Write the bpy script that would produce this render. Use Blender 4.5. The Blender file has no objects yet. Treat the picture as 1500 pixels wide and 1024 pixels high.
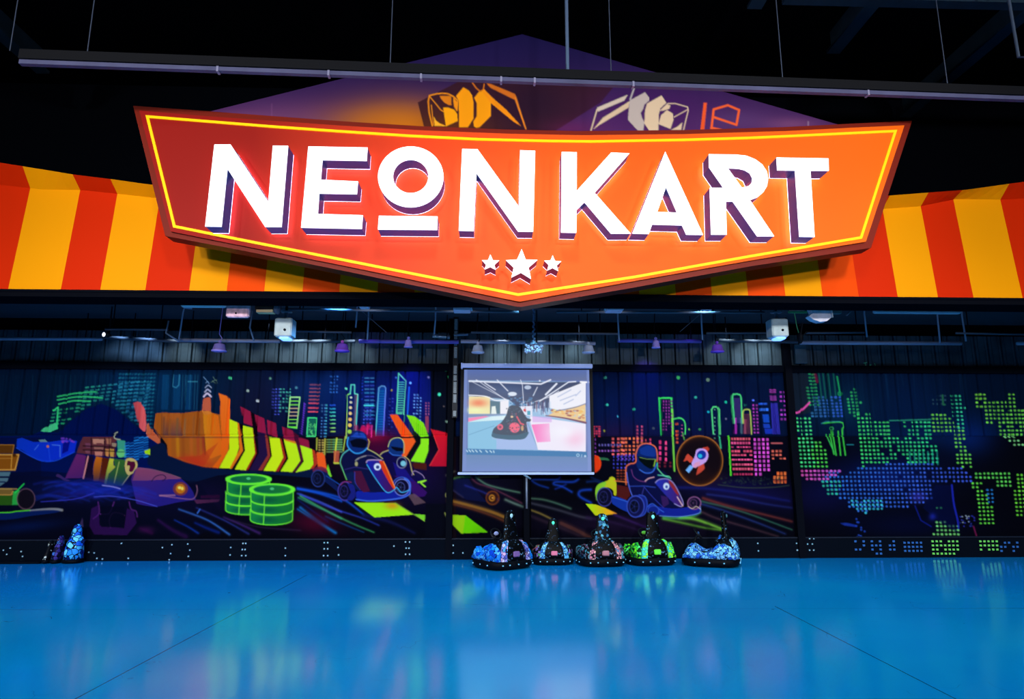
import bpy, bmesh, math, random
import numpy as np
from mathutils import Vector, Matrix
from mathutils.geometry import tessellate_polygon
random.seed(7); RNG = np.random.RandomState(5)
PI = math.pi
scene = bpy.context.scene
C = scene.collection

# ------------------------------------------------------------------ camera
F = 950.0; CX = 750.0; CY = 512.0
TH = math.radians(10.56); YAW = math.radians(-1.9)
EYE = Vector((0, 0, 1.5))
ROT = Matrix.Rotation(YAW, 3, 'Z') @ Matrix.Rotation(PI/2 + TH, 3, 'X')
cd = bpy.data.cameras.new('camera'); cam = bpy.data.objects.new('camera', cd); C.objects.link(cam)
cd.sensor_width = 36; cd.lens = F/1500*36; cd.clip_end = 200
cam.location = EYE; cam.rotation_euler = ROT.to_euler()
scene.camera = cam
vs = scene.view_settings
vs.view_transform = 'Standard'; vs.look = 'None'; vs.gamma = 1; vs.exposure = 0; vs.use_curve_mapping = False

def ray(x, y): return ROT @ Vector(((x-CX)/F, (CY-y)/F, -1))
def atY(x, y, Y):
    r = ray(x, y); return EYE + r*((Y-EYE.y)/r.y)
def atZ(x, y, Z):
    r = ray(x, y); return EYE + r*((Z-EYE.z)/r.z)
RN = np.array(ROT)
def project(P):                      # world points (N,3) -> photograph pixels, used to lay artwork on its wall
    v = (P - np.array(EYE)) @ RN
    return CX + F*v[:, 0]/(-v[:, 2]), CY - F*v[:, 1]/(-v[:, 2])

# ------------------------------------------------------------------ colour + materials
def lin(c):
    return tuple(((v/255)/12.92 if v/255 <= .04045 else ((v/255+.055)/1.055)**2.4) for v in c)
MATS = {}
def mat(name, rgb=(128,128,128), rough=.6, metal=0, emit=None, strength=1, noise=0, nscale=6, spec=.12, bump=0):
    if name in MATS: return MATS[name]
    m = bpy.data.materials.new(name); m.use_nodes = True; nt = m.node_tree
    b = nt.nodes['Principled BSDF']
    col = (*lin(rgb), 1)
    b.inputs['Base Color'].default_value = col
    b.inputs['Roughness'].default_value = rough; b.inputs['Metallic'].default_value = metal
    b.inputs['Specular IOR Level'].default_value = spec
    if emit:
        b.inputs['Emission Color'].default_value = (*lin(emit), 1); b.inputs['Emission Strength'].default_value = strength
    if noise or bump:
        tc = nt.nodes.new('ShaderNodeTexCoord'); n = nt.nodes.new('ShaderNodeTexNoise')
        n.inputs['Scale'].default_value = nscale; n.inputs['Detail'].default_value = 4
        nt.links.new(tc.outputs['Object'], n.inputs['Vector'])
        if noise:
            r = nt.nodes.new('ShaderNodeValToRGB')
            r.color_ramp.elements[0].position = .3; r.color_ramp.elements[1].position = .7
            r.color_ramp.elements[0].color = tuple(v*(1-noise) for v in col[:3])+(1,)
            r.color_ramp.elements[1].color = tuple(min(1, v*(1+noise)) for v in col[:3])+(1,)
            nt.links.new(n.outputs['Fac'], r.inputs['Fac']); nt.links.new(r.outputs['Color'], b.inputs['Base Color'])
        if bump:
            bp = nt.nodes.new('ShaderNodeBump'); bp.inputs['Strength'].default_value = bump; bp.inputs['Distance'].default_value = .01
            nt.links.new(n.outputs['Fac'], bp.inputs['Height']); nt.links.new(bp.outputs['Normal'], b.inputs['Normal'])
    MATS[name] = m; return m
def attr_mat(name, rough=.55, emission=0, spec=.3):
    m = bpy.data.materials.new(name); m.use_nodes = True; nt = m.node_tree; b = nt.nodes['Principled BSDF']
    a = nt.nodes.new('ShaderNodeAttribute'); a.attribute_name = 'paint'
    b.inputs['Roughness'].default_value = rough; b.inputs['Specular IOR Level'].default_value = spec
    if emission:
        b.inputs['Base Color'].default_value = (.05, .05, .05, 1)
        nt.links.new(a.outputs['Color'], b.inputs['Emission Color']); b.inputs['Emission Strength'].default_value = emission
    else:
        nt.links.new(a.outputs['Color'], b.inputs['Base Color'])
    return m

# ------------------------------------------------------------------ objects
def obj(name, verts, faces, m, parent=None, mi=None, smooth=False, rel=True):
    """one mesh object; verts in world space (or in the parent's space when rel is False)"""
    me = bpy.data.meshes.new(name)
    if parent is not None and rel:
        inv = parent.matrix_basis.inverted()
        verts = [inv @ Vector(v) for v in verts]
    me.from_pydata([tuple(v) for v in verts], [], faces)
    for mm in (m if isinstance(m, (list, tuple)) else [m]): me.materials.append(mm)
    if mi is not None: me.polygons.foreach_set('material_index', mi)
    if smooth: me.polygons.foreach_set('use_smooth', [True]*len(me.polygons))
    bm = bmesh.new(); bm.from_mesh(me); bmesh.ops.recalc_face_normals(bm, faces=bm.faces); bm.to_mesh(me); bm.free()
    o = bpy.data.objects.new(name, me); C.objects.link(o)
    if parent is not None: o.parent = parent
    return o
def tag(o, label, cat, group=None):
    o['label'] = label; o['category'] = cat
    if group: o['group'] = group
    return o
def thing(name, label, cat, loc=(0,0,0), rz=0, group=None):
    o = bpy.data.objects.new(name, None); C.objects.link(o); o.empty_display_size = .1
    o.location = loc; o.rotation_euler = (0, 0, rz)
    o.matrix_basis = Matrix.Translation(loc) @ Matrix.Rotation(rz, 4, 'Z')
    return tag(o, label, cat, group)
def struct(o): o['kind'] = 'structure'; return o

class MB:
    """collects shapes for one mesh"""
    def __init__(s): s.v = []; s.f = []; s.m = []
    def add(s, v, f, m=0):
        b = len(s.v); s.v += [tuple(p) for p in v]; s.f += [tuple(i+b for i in q) for q in f]; s.m += [m]*len(f); return s
    def box(s, a, b, m=0, M=None):
        x0,y0,z0 = a; x1,y1,z1 = b
        v = [Vector(p) for p in ((x0,y0,z0),(x1,y0,z0),(x1,y1,z0),(x0,y1,z0),(x0,y0,z1),(x1,y0,z1),(x1,y1,z1),(x0,y1,z1))]
        if M is not None: v = [M @ p for p in v]
        return s.add(v, [(0,3,2,1),(4,5,6,7),(0,1,5,4),(1,2,6,5),(2,3,7,6),(3,0,4,7)], m)
    def rbox(s, a, b, r=.01, m=0, M=None):
        """box with chamfered edges all round"""
        x0,y0,z0 = a; x1,y1,z1 = b; v = []
        rings = [(z0, r), (z0+r, 0), (z1-r, 0), (z1, r)]
        for z, q in rings:
            X0,X1,Y0,Y1 = x0+q, x1-q, y0+q, y1-q
            v += [(X0+r,Y0,z),(X1-r,Y0,z),(X1,Y0+r,z),(X1,Y1-r,z),(X1-r,Y1,z),(X0+r,Y1,z),(X0,Y1-r,z),(X0,Y0+r,z)]
        f = [tuple(range(7,-1,-1)), tuple(range(24,32))]
        for k in range(3):
            for i in range(8): f.append((k*8+i, k*8+(i+1)%8, (k+1)*8+(i+1)%8, (k+1)*8+i))
        v = [Vector(p) for p in v]
        if M is not None: v = [M @ p for p in v]
        return s.add(v, f, m)
    def tube(s, pts, r, n=10, m=0, cap=True):
        pts = [Vector(p) for p in pts]; rr = r if isinstance(r, (list, tuple)) else [r]*len(pts); v = []; f = []
        up = None
        for i, p in enumerate(pts):
            d = (pts[min(i+1, len(pts)-1)] - pts[max(i-1, 0)]).normalized()
            if up is None: up = Vector((0,0,1)) if abs(d.z) < .9 else Vector((0,1,0))
            a = d.cross(up).normalized(); b = a.cross(d).normalized(); up = b
            for k in range(n):
                t = 2*PI*k/n; v.append(p + a*math.cos(t)*rr[i] + b*math.sin(t)*rr[i])
        for i in range(len(pts)-1):
            for k in range(n): f.append((i*n+k, i*n+(k+1)%n, (i+1)*n+(k+1)%n, (i+1)*n+k))
        if cap: f += [tuple(range(n-1,-1,-1)), tuple(range((len(pts)-1)*n, len(pts)*n))]
        return s.add(v, f, m)
    def lathe(s, prof, c=(0,0,0), n=20, m=0, M=None):
        """prof: list of (radius, z)"""
        v = []; f = []
        for r, z in prof:
            for k in range(n):
                t = 2*PI*k/n; p = Vector((r*math.cos(t), r*math.sin(t), z))
                v.append((M @ p if M is not None else p) + Vector(c))
        for i in range(len(prof)-1):
            for k in range(n): f.append((i*n+k, i*n+(k+1)%n, (i+1)*n+(k+1)%n, (i+1)*n+k))
        f += [tuple(range(n-1,-1,-1)), tuple(range((len(prof)-1)*n, len(prof)*n))]
        return s.add(v, f, m)
    def sphere(s, c, r, n=12, m=0, sz=(1,1,1)):
        prof = [(max(1e-4, r*math.sin(PI*i/8)), -r*math.cos(PI*i/8)) for i in range(9)]
        return s.lathe(prof, c, n, m, Matrix.Diagonal(sz))
    def loft(s, rings, m=0, cap=True):
        n = len(rings[0]); v = [p for r in rings for p in r]; f = []
        for i in range(len(rings)-1):
            for k in range(n): f.append((i*n+k, i*n+(k+1)%n, (i+1)*n+(k+1)%n, (i+1)*n+k))
        if cap: f += [tuple(range(n-1,-1,-1)), tuple(range((len(rings)-1)*n, len(rings)*n))]
        return s.add(v, f, m)
    def prism(s, outer, holes=(), back=None, m=0, mside=None):
        """flat outline (list of Vectors) extruded by vector back; holes are further outlines"""
        loops = [list(map(Vector, outer))] + [list(map(Vector, h)) for h in holes]
        tri = tessellate_polygon(loops); flat = [p for l in loops for p in l]; n = len(flat)
        v = flat[:]; f = [tuple(t) for t in tri]; ms = [m]*len(f)
        if back is not None:
            back = Vector(back); v += [p+back for p in flat]
            g = [tuple(i+n for i in reversed(t)) for t in tri]; f += g; ms += [m if mside is None else mside]*len(g)
            o = 0
            for l in loops:
                for i in range(len(l)):
                    a = o+i; b = o+(i+1)%len(l); f.append((a, b, b+n, a+n)); ms.append(m if mside is None else mside)
                o += len(l)
        b0 = len(s.v); s.v += [tuple(p) for p in v]; s.f += [tuple(i+b0 for i in q) for q in f]; s.m += ms
        return s
    def build(s, name, m, parent=None, smooth=False, rel=True):
        return obj(name, s.v, s.f, m, parent, s.m, smooth, rel)

# ------------------------------------------------------------------ paint: artwork is worked out on a raster and stored as paint on a fine mesh
class Canvas:
    lw = .86
    def __init__(s, x0, y0, x1, y1, sc=2, bg=(0,0,0)):
        s.x0,s.y0,s.x1,s.y1,s.sc = x0,y0,x1,y1,sc
        s.w = int((x1-x0)*sc); s.h = int((y1-y0)*sc)
        s.a = np.zeros((s.h, s.w, 3), np.float32); s.a[:] = bg
    def win(s, xa, ya, xb, yb):
        i0 = max(0, int((xa-s.x0)*s.sc)-1); i1 = min(s.w, int((xb-s.x0)*s.sc)+2)
        j0 = max(0, int((ya-s.y0)*s.sc)-1); j1 = min(s.h, int((yb-s.y0)*s.sc)+2)
        if i1 <= i0 or j1 <= j0: return None
        X = s.x0 + (np.arange(i0, i1)+.5)/s.sc; Y = s.y0 + (np.arange(j0, j1)+.5)/s.sc
        return i0, i1, j0, j1, *np.meshgrid(X, Y)
    def mix(s, w, cov, c, g=None, add=False):
        i0,i1,j0,j1,X,Y = w; c = np.array(c, np.float32)
        if g is not None:
            xa,ya,xb,yb,c2 = g; d = (xb-xa)**2+(yb-ya)**2
            t = np.clip(((X-xa)*(xb-xa)+(Y-ya)*(yb-ya))/d, 0, 1)[..., None]
            c = c*(1-t)+np.array(c2, np.float32)*t
        A = s.a[j0:j1, i0:i1]; cov = cov[..., None]
        if add: A += cov*c; np.clip(A, 0, 255, out=A)
        else: A += (c-A)*cov
    def mask(s, pts, w):
        X, Y = w[4], w[5]; m = np.zeros(X.shape, bool); n = len(pts)
        for k in range(n):
            x1,y1 = pts[k]; x2,y2 = pts[(k+1) % n]
            if y1 == y2: continue
            m ^= ((y1 > Y) != (y2 > Y)) & (X < (x2-x1)*(Y-y1)/(y2-y1)+x1)
        return m
    def P(s, pts, c, a=1., g=None, edge=None, ew=1.2, soft=0):
        xs = [p[0] for p in pts]; ys = [p[1] for p in pts]; w = s.win(min(xs), min(ys), max(xs), max(ys))
        if w is None: return
        s.mix(w, s.mask(pts, w).astype(np.float32)*a, c, g)
        if edge is not None: s.L(list(pts)+[pts[0]], ew, edge)
    def L(s, pts, wd, c, a=1., soft=.5, g=None, add=False, fade=False, c2=None):
        """stroke; wd may be (start,end); fade lets alpha run out to the end"""
        wa, wb = wd if isinstance(wd, tuple) else (wd, wd); wa *= s.lw; wb *= s.lw; m = max(wa, wb)/2+2+soft*2
        xs = [p[0] for p in pts]; ys = [p[1] for p in pts]; w = s.win(min(xs)-m, min(ys)-m, max(xs)+m, max(ys)+m)
        if w is None: return
        X, Y = w[4], w[5]; cov = np.zeros(X.shape, np.float32)
        seg = [math.dist(pts[i], pts[i+1])+1e-6 for i in range(len(pts)-1)]; tot = sum(seg); run = 0
        TT = np.zeros(X.shape, np.float32)
        for k in range(len(seg)):
            (x1,y1),(x2,y2) = pts[k], pts[k+1]; dx,dy = x2-x1,y2-y1; l2 = dx*dx+dy*dy+1e-9
            t = np.clip(((X-x1)*dx+(Y-y1)*dy)/l2, 0, 1); d = np.hypot(X-x1-t*dx, Y-y1-t*dy)
            T = (run+t*seg[k])/tot; r = (wa+(wb-wa)*T)/2
            cc = np.clip((r-d)/max(soft, .01)+.5, 0, 1)
            if fade: cc = cc*(1-T)
            up = cc > cov; cov[up] = cc[up]; TT[up] = T[up]; run += seg[k]
        if c2 is not None:
            i0,i1,j0,j1 = w[:4]; A = s.a[j0:j1, i0:i1]
            cc = np.array(c)*(1-TT[..., None])+np.array(c2)*TT[..., None]; A += (cc-A)*(cov*a)[..., None]
        else: s.mix(w, cov*a, c, g, add)
    def E(s, cx, cy, rx, ry, c, a=1., rot=0, ring=0, g=None, soft=.6):
        R = max(rx, ry)+2; w = s.win(cx-R, cy-R, cx+R, cy+R)
        if w is None: return
        X, Y = w[4]-cx, w[5]-cy; co, si = math.cos(rot), math.sin(rot)
        u = X*co+Y*si; v = -X*si+Y*co; q = np.hypot(u/rx, v/ry); d = (q-1)*min(rx, ry)
        cov = np.clip(.5-d/soft, 0, 1) if not ring else np.clip((ring/2-np.abs(d))/soft+.5, 0, 1)
        s.mix(w, cov.astype(np.float32)*a, c, g)
    def B(s, cx, cy, rx, ry, c, a=1., rot=0, add=False):
        R = max(rx, ry)*2.4; w = s.win(cx-R, cy-R, cx+R, cy+R)
        if w is None: return
        X, Y = w[4]-cx, w[5]-cy; co, si = math.cos(rot), math.sin(rot)
        u = (X*co+Y*si)/rx; v = (-X*si+Y*co)/ry
        s.mix(w, (a*np.exp(-(u*u+v*v))).astype(np.float32), c, None, add)
    def D(s, x, y, nx, ny, dx, dy, w, h, c, skx=0, drop=0, c2=None, a=1., sky=0):
        """a block of small dabs (lit windows)"""
        for j in range(ny):
            for i in range(nx):
                if random.random() < drop: continue
                t = j/max(1, ny-1); cc = c if c2 is None else tuple(p*(1-t)+q*t for p, q in zip(c, c2))
                k = .8+.35*random.random()
                px = x+i*dx+j*skx; py = y+j*dy+i*sky
                s.P([(px-w/2, py-h/2), (px+w/2, py-h/2), (px+w/2, py+h/2), (px-w/2, py+h/2)], tuple(min(255, v*k) for v in cc), a)
    def sample(s, px, py, gain=1.):
        """linear colours at photograph pixels"""
        A = s.a/255.; A = np.where(A <= .04045, A/12.92, ((A+.055)/1.055)**2.4)
        k = s.sc
        if k > 1: A = A[:s.h//k*k, :s.w//k*k].reshape(s.h//k, k, s.w//k, k, 3).mean((1, 3))
        u = np.clip(px-s.x0-.5, 0, A.shape[1]-1.001); v = np.clip(py-s.y0-.5, 0, A.shape[0]-1.001)
        i = u.astype(int); j = v.astype(int); fu = (u-i)[:, None]; fv = (v-j)[:, None]
        r = (A[j,i]*(1-fu)+A[j,i+1]*fu)*(1-fv)+(A[j+1,i]*(1-fu)+A[j+1,i+1]*fu)*fv
        return np.clip(r*gain, 0, .92 if gain != 1 else 1)
def grid_mesh(name, P, nu, nv, col, m, parent=None, back=0):
    """P (nu*nv,3) world points in rows of nu; col linear (nu*nv,3). back>0 closes it into a slab that deep (+Y)."""
    i = np.arange(nu-1); j = np.arange(nv-1); I, J = np.meshgrid(i, j)
    a = (J*nu+I).ravel(); q = np.stack([a, a+nu, a+nu+1, a+1], 1)
    V = P; cc = col
    if back:
        n0 = len(V); rim = np.concatenate([np.arange(nu), np.arange(1, nv)*nu+nu-1, (nv-1)*nu+np.arange(nu-2, -1, -1), np.arange(nv-2, 0, -1)*nu])
        RV = V[rim].copy(); RV[:, 1] = P[:, 1].max()+back
        V = np.concatenate([V, RV]); cc = np.concatenate([cc, col[rim]*.5]); k = np.arange(len(rim)); k2 = (k+1) % len(rim)
        q = np.concatenate([q, np.stack([rim[k], rim[k2], n0+k2, n0+k], 1)])
        cidx = [n0, n0+nu-1, n0+nu-1+nv-1, n0+nu-1+nv-1+nu-1]
        q = np.concatenate([q, np.array([cidx])])
    me = bpy.data.meshes.new(name); me.vertices.add(len(V)); me.vertices.foreach_set('co', V.astype(np.float32).ravel())
    me.loops.add(q.size); me.loops.foreach_set('vertex_index', q.astype(np.int32).ravel())
    me.polygons.add(len(q)); me.polygons.foreach_set('loop_start', np.arange(0, q.size, 4, dtype=np.int32))
    me.polygons.foreach_set('loop_total', np.full(len(q), 4, np.int32))
    me.materials.append(m); me.update(calc_edges=True)
    at = me.attributes.new('paint', 'FLOAT_COLOR', 'POINT')
    at.data.foreach_set('color', np.concatenate([cc, np.ones((len(cc), 1))], 1).astype(np.float32).ravel())
    me.validate()
    o = bpy.data.objects.new(name, me); C.objects.link(o)
    if parent is not None: o.parent = parent
    return o
def at(ox, oy, s):
    """turns measured points (flat list) into photograph pixels"""
    def f(*v):
        if len(v) == 1: v = v[0]
        return [(ox+v[i]/s, oy+v[i+1]/s) for i in range(0, len(v), 2)]
    return f
def curve(pts, n=8):
    """Catmull-Rom through points"""
    P = [pts[0]]+list(pts)+[pts[-1]]; out = []
    for i in range(1, len(P)-2):
        p0,p1,p2,p3 = P[i-1:i+3]
        for k in range(n):
            t = k/n
            out.append(tuple(.5*((2*b)+(-a+c)*t+(2*a-5*b+4*c-d)*t*t+(-a+3*b-3*c+d)*t**3) for a,b,c,d in zip(p0,p1,p2,p3)))
    out.append(tuple(pts[-1])); return out
# ================================================================== the wall paintings
EW = 1.12                                             # how brightly the room lamps light the back wall
K = Canvas(-130, 530, 1640, 812, 2, (5, 11, 28))
# --- night sky, upper sheet
K.P([(-130,530),(1640,530),(1640,640),(-130,640)], (4,20,44))
K.B(60,600,120,60,(2,26,52),.7); K.B(240,575,110,50,(6,52,92),.6); K.B(380,590,60,60,(22,16,40),.6)
K.B(560,580,110,60,(10,26,104),.85); K.B(470,570,50,40,(10,38,90),.5); K.B(600,600,40,70,(20,22,110),.5)
K.B(960,600,130,70,(8,22,76),.9); K.B(1100,600,70,50,(10,20,60),.5)
K.B(905,640,40,22,(66,16,60),.4)
K.P([(631,530),(657,530),(657,812),(631,812)], (9,14,28))
K.P([(657,530),(668,530),(668,640),(657,640)], (4,6,12))
# --- lower sheet, road and dusk
K.P([(-130,639),(1640,639),(1640,812),(-130,812)], (6,7,16))
K.B(120,700,170,40,(8,22,84),.55); K.B(560,665,60,30,(90,8,50),.75); K.B(600,700,60,40,(22,12,60),.8)
K.B(330,735,150,24,(22,14,52),.7); K.B(440,760,60,16,(66,8,34),.55,.2)
K.B(1000,650,120,26,(16,16,54),.7); K.B(1080,720,110,22,(20,16,66),.8,.12); K.B(930,770,130,18,(30,16,44),.7)
K.B(700,720,60,30,(20,16,42),.6)
# --- faint wall streaks painted in the left sky
for i in range(150):
    x = random.uniform(-20, 250); K.L([(x+random.uniform(0,3),549),(x,549+random.uniform(20,75))], .8, (20,84,110), random.uniform(.08,.3)*min(1,(x+40)/180))
for i in range(46):
    x = random.uniform(1175, 1420); K.L([(x,545),(x+5,545+random.uniform(20,110))], random.uniform(1,4), (14,52,84), random.uniform(.08,.3))
K.B(1330,600,70,60,(8,36,84),.55); K.B(1230,590,50,40,(10,40,70),.5)
# --- left: teal mesh of windows over the dark hill
f1 = at(0,520,6.4)
for i in range(17):
    for j in range(17):
        x = 86+i*8.3-j*1.2+(j*.2 if i>8 else 0); y = 572+j*5.2-i*.9+(3 if i<5 else 0)
        hill = 638-48*math.exp(-((x-148)/52)**2)
        if y > hill-2 or x > 232 or x < 60+max(0,(y-600))*0: continue
        if x < 112-(y-570)*.35+8 and y < 596: continue
        t = min(1, max(0, (x-96)/90)); cc = tuple(a*(1-t)+b*t for a, b in zip((54,214,124),(44,140,170)))
        if random.random() < .1: continue
        K.L([(x-1.7,y+.4),(x+1.7,y-.2)], 3.0, cc, .75*random.uniform(.6,1))
for i in range(12):
    for j in range(15):
        x = 176+i*4.6-j*.5; y = 548+j*5.6
        if x < 236-j*.6 and y < 640-48*math.exp(-((x-148)/52)**2)-2: K.L([(x-.9,y+.4),(x+.9,y-.3)], 2.6, (40,150,160), .62*random.uniform(.4,1))
for k, (a, b) in enumerate((((84,581),(140,574)),((84,586),(150,583)),((86,592),(132,588)))): K.L(curve([a,((a[0]+b[0])/2,a[1]-5),b]), 2.2, (56,220,120), .9)
K.P(f1(360,748,400,690,520,635,545,690,430,740), (72,196,124)); K.L(f1(530,690,545,490,500,520), 2.4, (56,220,120))
for i in range(3):
    for j in range(6):
        x = 238+i*17; w = 10
        K.P([(x,549),(x+w,549),(x+w-2,600),(x-2,600)], (10,62,104), .16)
K.L([(254,549),(253,566),(258,568),(262,564),(263,549)], 1.5, (60,150,180), .7)
for x in (268,272,279,286,290): K.L([(x,549),(x-2,600)], .9, (60,150,180), .4)
K.L([(275,559),(289,559)], 1.2, (80,190,210), .6)
K.P([(-130,640),(40,639),(60,632),(85,634),(100,620),(125,600),(148,591),(170,600),(200,625),(222,640),(245,660),(236,690),(120,700),(-130,690)], (2,18,72))
K.P([(-130,641),(60,641),(60,720),(-130,720)], (6,14,52), .8)
# pink sail shape, orange canopy
K.P(curve(f1(1250,450,1300,440,1345,490,1365,560,1362,712,1305,672,1275,560)), (186,66,74), 1, (195,0,210,0,(236,96,96)))
K.P(f1(1375,650,1395,640,1400,770,1370,745), (214,110,80))
f7 = at(100,540,6.4)
K.P(f7(735,640,735,540,750,518,770,560,860,660,866,720,760,650), (204,96,56)); K.P(f7(790,540,840,415,875,430,880,520,862,660), (200,94,42))
f3 = at(180,520,5)
can = f3(240,430,290,422,420,428,585,408,720,440,780,700,700,830,590,820,460,785,330,735,325,660,290,610,270,600,225,520)
K.P(can, (168,84,24)); 
K.P(f3(290,430,420,425,430,595,290,590), (176,88,30), 1, (0,612,0,640,(108,64,60)))
for x, c in ((300,(120,66,40)),(345,(150,80,30)),(400,(120,84,50)),(455,(140,96,60)),(520,(150,84,40)),(560,(130,70,30))):
    K.L(f3(x,440+random.random()*40,x-6,590), 3.6, c, .7, 2)
for x, c in ((340,(190,90,20)),(400,(206,130,20)),(440,(150,70,24)),(500,(196,90,30)),(550,(176,60,30)),(590,(150,40,30))):
    K.L(f3(x,610,x+4,740), 5.5, c, .65, 3)
K.P(f3(585,408,640,420,700,445,720,620,720,730,640,760,610,700,595,560), (214,124,22), 1, (300,0,322,0,(226,100,20)))
K.B(290,676,24,7,(206,44,24),.75,.2); K.B(306,668,12,10,(226,96,20),.6)
K.P(f3(390,750,560,812,590,818,640,740,700,640,560,740), (190,46,24), .5)
K.P(curve(f3(580,408,588,330,605,315,640,318,645,410)), (196,92,62)); K.P(f3(575,408,645,412,650,430,600,440), (214,120,40))
K.L(curve(f3(592,305,618,282,645,305)), 3, (214,196,220)); K.L(curve(f3(600,272,620,252,642,270)), 2, (190,190,220))
K.L(curve(f3(602,240,625,222,648,240)), 1.6, (160,170,200)); K.L(curve(f3(608,205,620,195,632,212)), 1.2, (120,150,190)); K.L(f3(590,160,625,200), .9, (120,160,200))
for q in (f3(660,160,690,205), f3(645,200,682,180), f3(655,188,672,205)): K.L(q, 1, (120,150,120), .7)
K.P(f3(700,280,760,300,782,330,786,470,780,640,770,700,700,828,655,822,720,740,722,560,712,420,715,340), (240,110,30), 1, (322,576,322,686,(232,92,14)))
K.P(f3(780,470,838,495,850,680,800,832,705,828,780,690), (206,230,20)); K.P(f3(838,495,870,508,890,690,850,760,800,832,782,830,855,690), (226,110,22))
# black-gapped chevrons, one after another
def chev(top, c1, rim, g=None):
    K.P(f3(top), c1)
def band(x0,y0,x1,y1,xm,ym,xb,yb,w,c):
    K.P(f3(x0,y0, x0+w,y0+w*.35, xm+w,ym, xb+w*.75,yb, xb-10,yb-6, xm-10,ym), c)
K.P(f3(850,500,905,520,890,700,830,836,796,835,880,700), (16,8,14))
K.P(f3(872,515,950,535,970,720,905,845,820,838,895,700), (198,228,22)); K.P(f3(950,535,965,545,985,720,925,845,900,842,968,720), (150,30,24))
K.P(f3(860,378,935,415,948,520,885,500), (150,26,62)); K.P(f3(935,415,965,432,985,560,1000,720,930,846,915,846,980,720,950,520), (14,6,14))
K.P(f3(965,435,1035,465,1050,580,985,560), (146,24,62)); K.P(f3(985,560,1048,575,1060,730,1015,848,925,846,995,720), (34,18,56)); K.P(f3(1040,578,1062,600,1088,740,1030,846,990,846,1060,735), (146,50,40))
K.P(f3(1055,475,1120,500,1132,605,1062,580), (150,26,62)); K.P(f3(1060,590,1072,590,1095,740,1035,850,1020,850,1080,740), (12,8,10))
K.P(f3(1072,598,1148,612,1175,750,1120,852,1030,848,1092,740), (204,230,22)); K.P(f3(1148,612,1162,615,1195,755,1145,852,1118,852,1176,750), (160,40,26))
K.P(f3(1165,525,1245,555,1262,640,1178,612), (146,24,60)); K.P(f3(1162,615,1175,612,1212,760,1158,852,1142,852,1196,755), (12,8,10))
K.P(f3(1178,618,1270,650,1300,775,1240,858,1155,852,1212,760), (190,230,24)); K.P(f3(1180,615,1265,635,1268,652,1190,628), (214,120,24)); K.P(f3(1245,560,1285,590,1320,770,1265,858,1240,858,1302,775), (74,14,40))
K.P(f3(1282,600,1360,625,1368,690,1298,660), (140,24,56)); K.P(f3(1298,662,1385,690,1396,800,1345,868,1265,860,1325,780), (180,232,30)); K.P(f3(1385,690,1405,700,1428,790,1370,868,1345,868,1398,800), (178,50,30))
K.P(f3(1420,712,1470,725,1495,840,1435,842), (246,90,34))
K.L(f3(280,603,1400,606), 1.2, (40,14,44), .8); K.L(f3(285,430,280,600), 1, (80,40,40), .6); K.L(f3(215,520,275,600), 1, (40,30,40)); K.L(f3(598,610,602,730), 1.2, (90,30,20), .6)
# dark ground curve below canopy
K.P(f3(180,690,275,640,310,655,330,735,460,790,600,825,820,845,1260,862,1400,830,1390,900,1000,870,700,880,500,940,420,900,250,850,180,800), (8,22,50))
K.P([(-130,700),(60,690),(200,700),(290,705),(330,760),(250,812),(-130,812)], (6,9,28), .55)
# big left kart seen head on: grey-pink screen blocks, coloured ribs, yellow drop
g6 = at(0,640,6.818)
K.P(g6(165,110,170,20,220,10,330,50,500,50,640,30,770,40,745,150,600,215,500,245,400,235,300,190,220,130), (10,52,172), 1, (24,0,110,0,(14,44,190)))
K.L(curve(g6(165,110,300,190,420,240,540,240,640,200,745,150)), 1.2, (30,80,220)); K.P(g6(385,30,450,25,475,50,400,50), (96,130,130)); 
K.L(g6(345,130,385,80), 1, (70,120,220)); K.L(g6(520,80,600,85,600,200), 1.3, (90,140,220), .8); K.L(g6(480,60,500,240), 1, (40,90,220), .6)
K.P(g6(630,60,700,45,680,140,620,170), (8,16,120)); K.E(70,654,2,2,(200,110,90)); 
for i in range(12): K.E(90+random.random()*22, 642+random.random()*6, 1.8, 1.6, (130,60,190), .7)
K.P(g6(830,0,1150,0,1170,30,1140,60,1160,200,850,170,765,160,800,60), (96,44,50))
for x,y,w,h,c in ((925,20,115,55,(196,130,104)),(935,95,100,30,(160,100,84)),(1060,15,50,60,(176,110,80)),(850,60,55,50,(120,60,80)),(850,125,50,40,(130,70,80)),(945,145,80,45,(206,124,100)),(1050,120,40,75,(214,136,70)),(1095,120,45,80,(206,150,60)),(1115,60,50,40,(160,130,100)),(960,60,70,20,(120,60,60))):
    K.P(g6(x,y,x+w,y+4,x+w-6,y+h,x+6,y+h-4), c)
for y in (90,130): K.L(g6(830,y,1150,y+14), 1.6, (14,6,14))
for x in (910,1045,1090): K.L(g6(x,10,x+4,190), 1.4, (14,6,14), .8)
K.P(g6(1170,30,1250,40,1260,200,1180,205), (70,180,130), .85); K.E(177,664,6,6,(110,200,110)); K.L(g6(1165,150,1255,150), 1.4, (20,60,60))
for j in range(9):
    for i in range(5):
        if i < 2 and j < 2: continue
        x = 186+i*7; y = 641+j*4-(j*.5 if i>2 else 0); K.L([(x-3,y+.8),(x+2.6,y-.6)], 2.2, (34,140,214), random.uniform(.5,.95))
K.E(169,636,6,5,(6,16,60)); K.L(curve([(172,633),(168,636),(168,642),(176,644)]), 1.6, (190,190,150))
K.P(g6(1440,140,1500,120,1500,180,1450,170), (170,214,20))
K.P(g6(765,170,830,180,860,190,830,410,650,415), (112,36,96), .95, (110,668,125,700,(84,30,90)))
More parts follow.
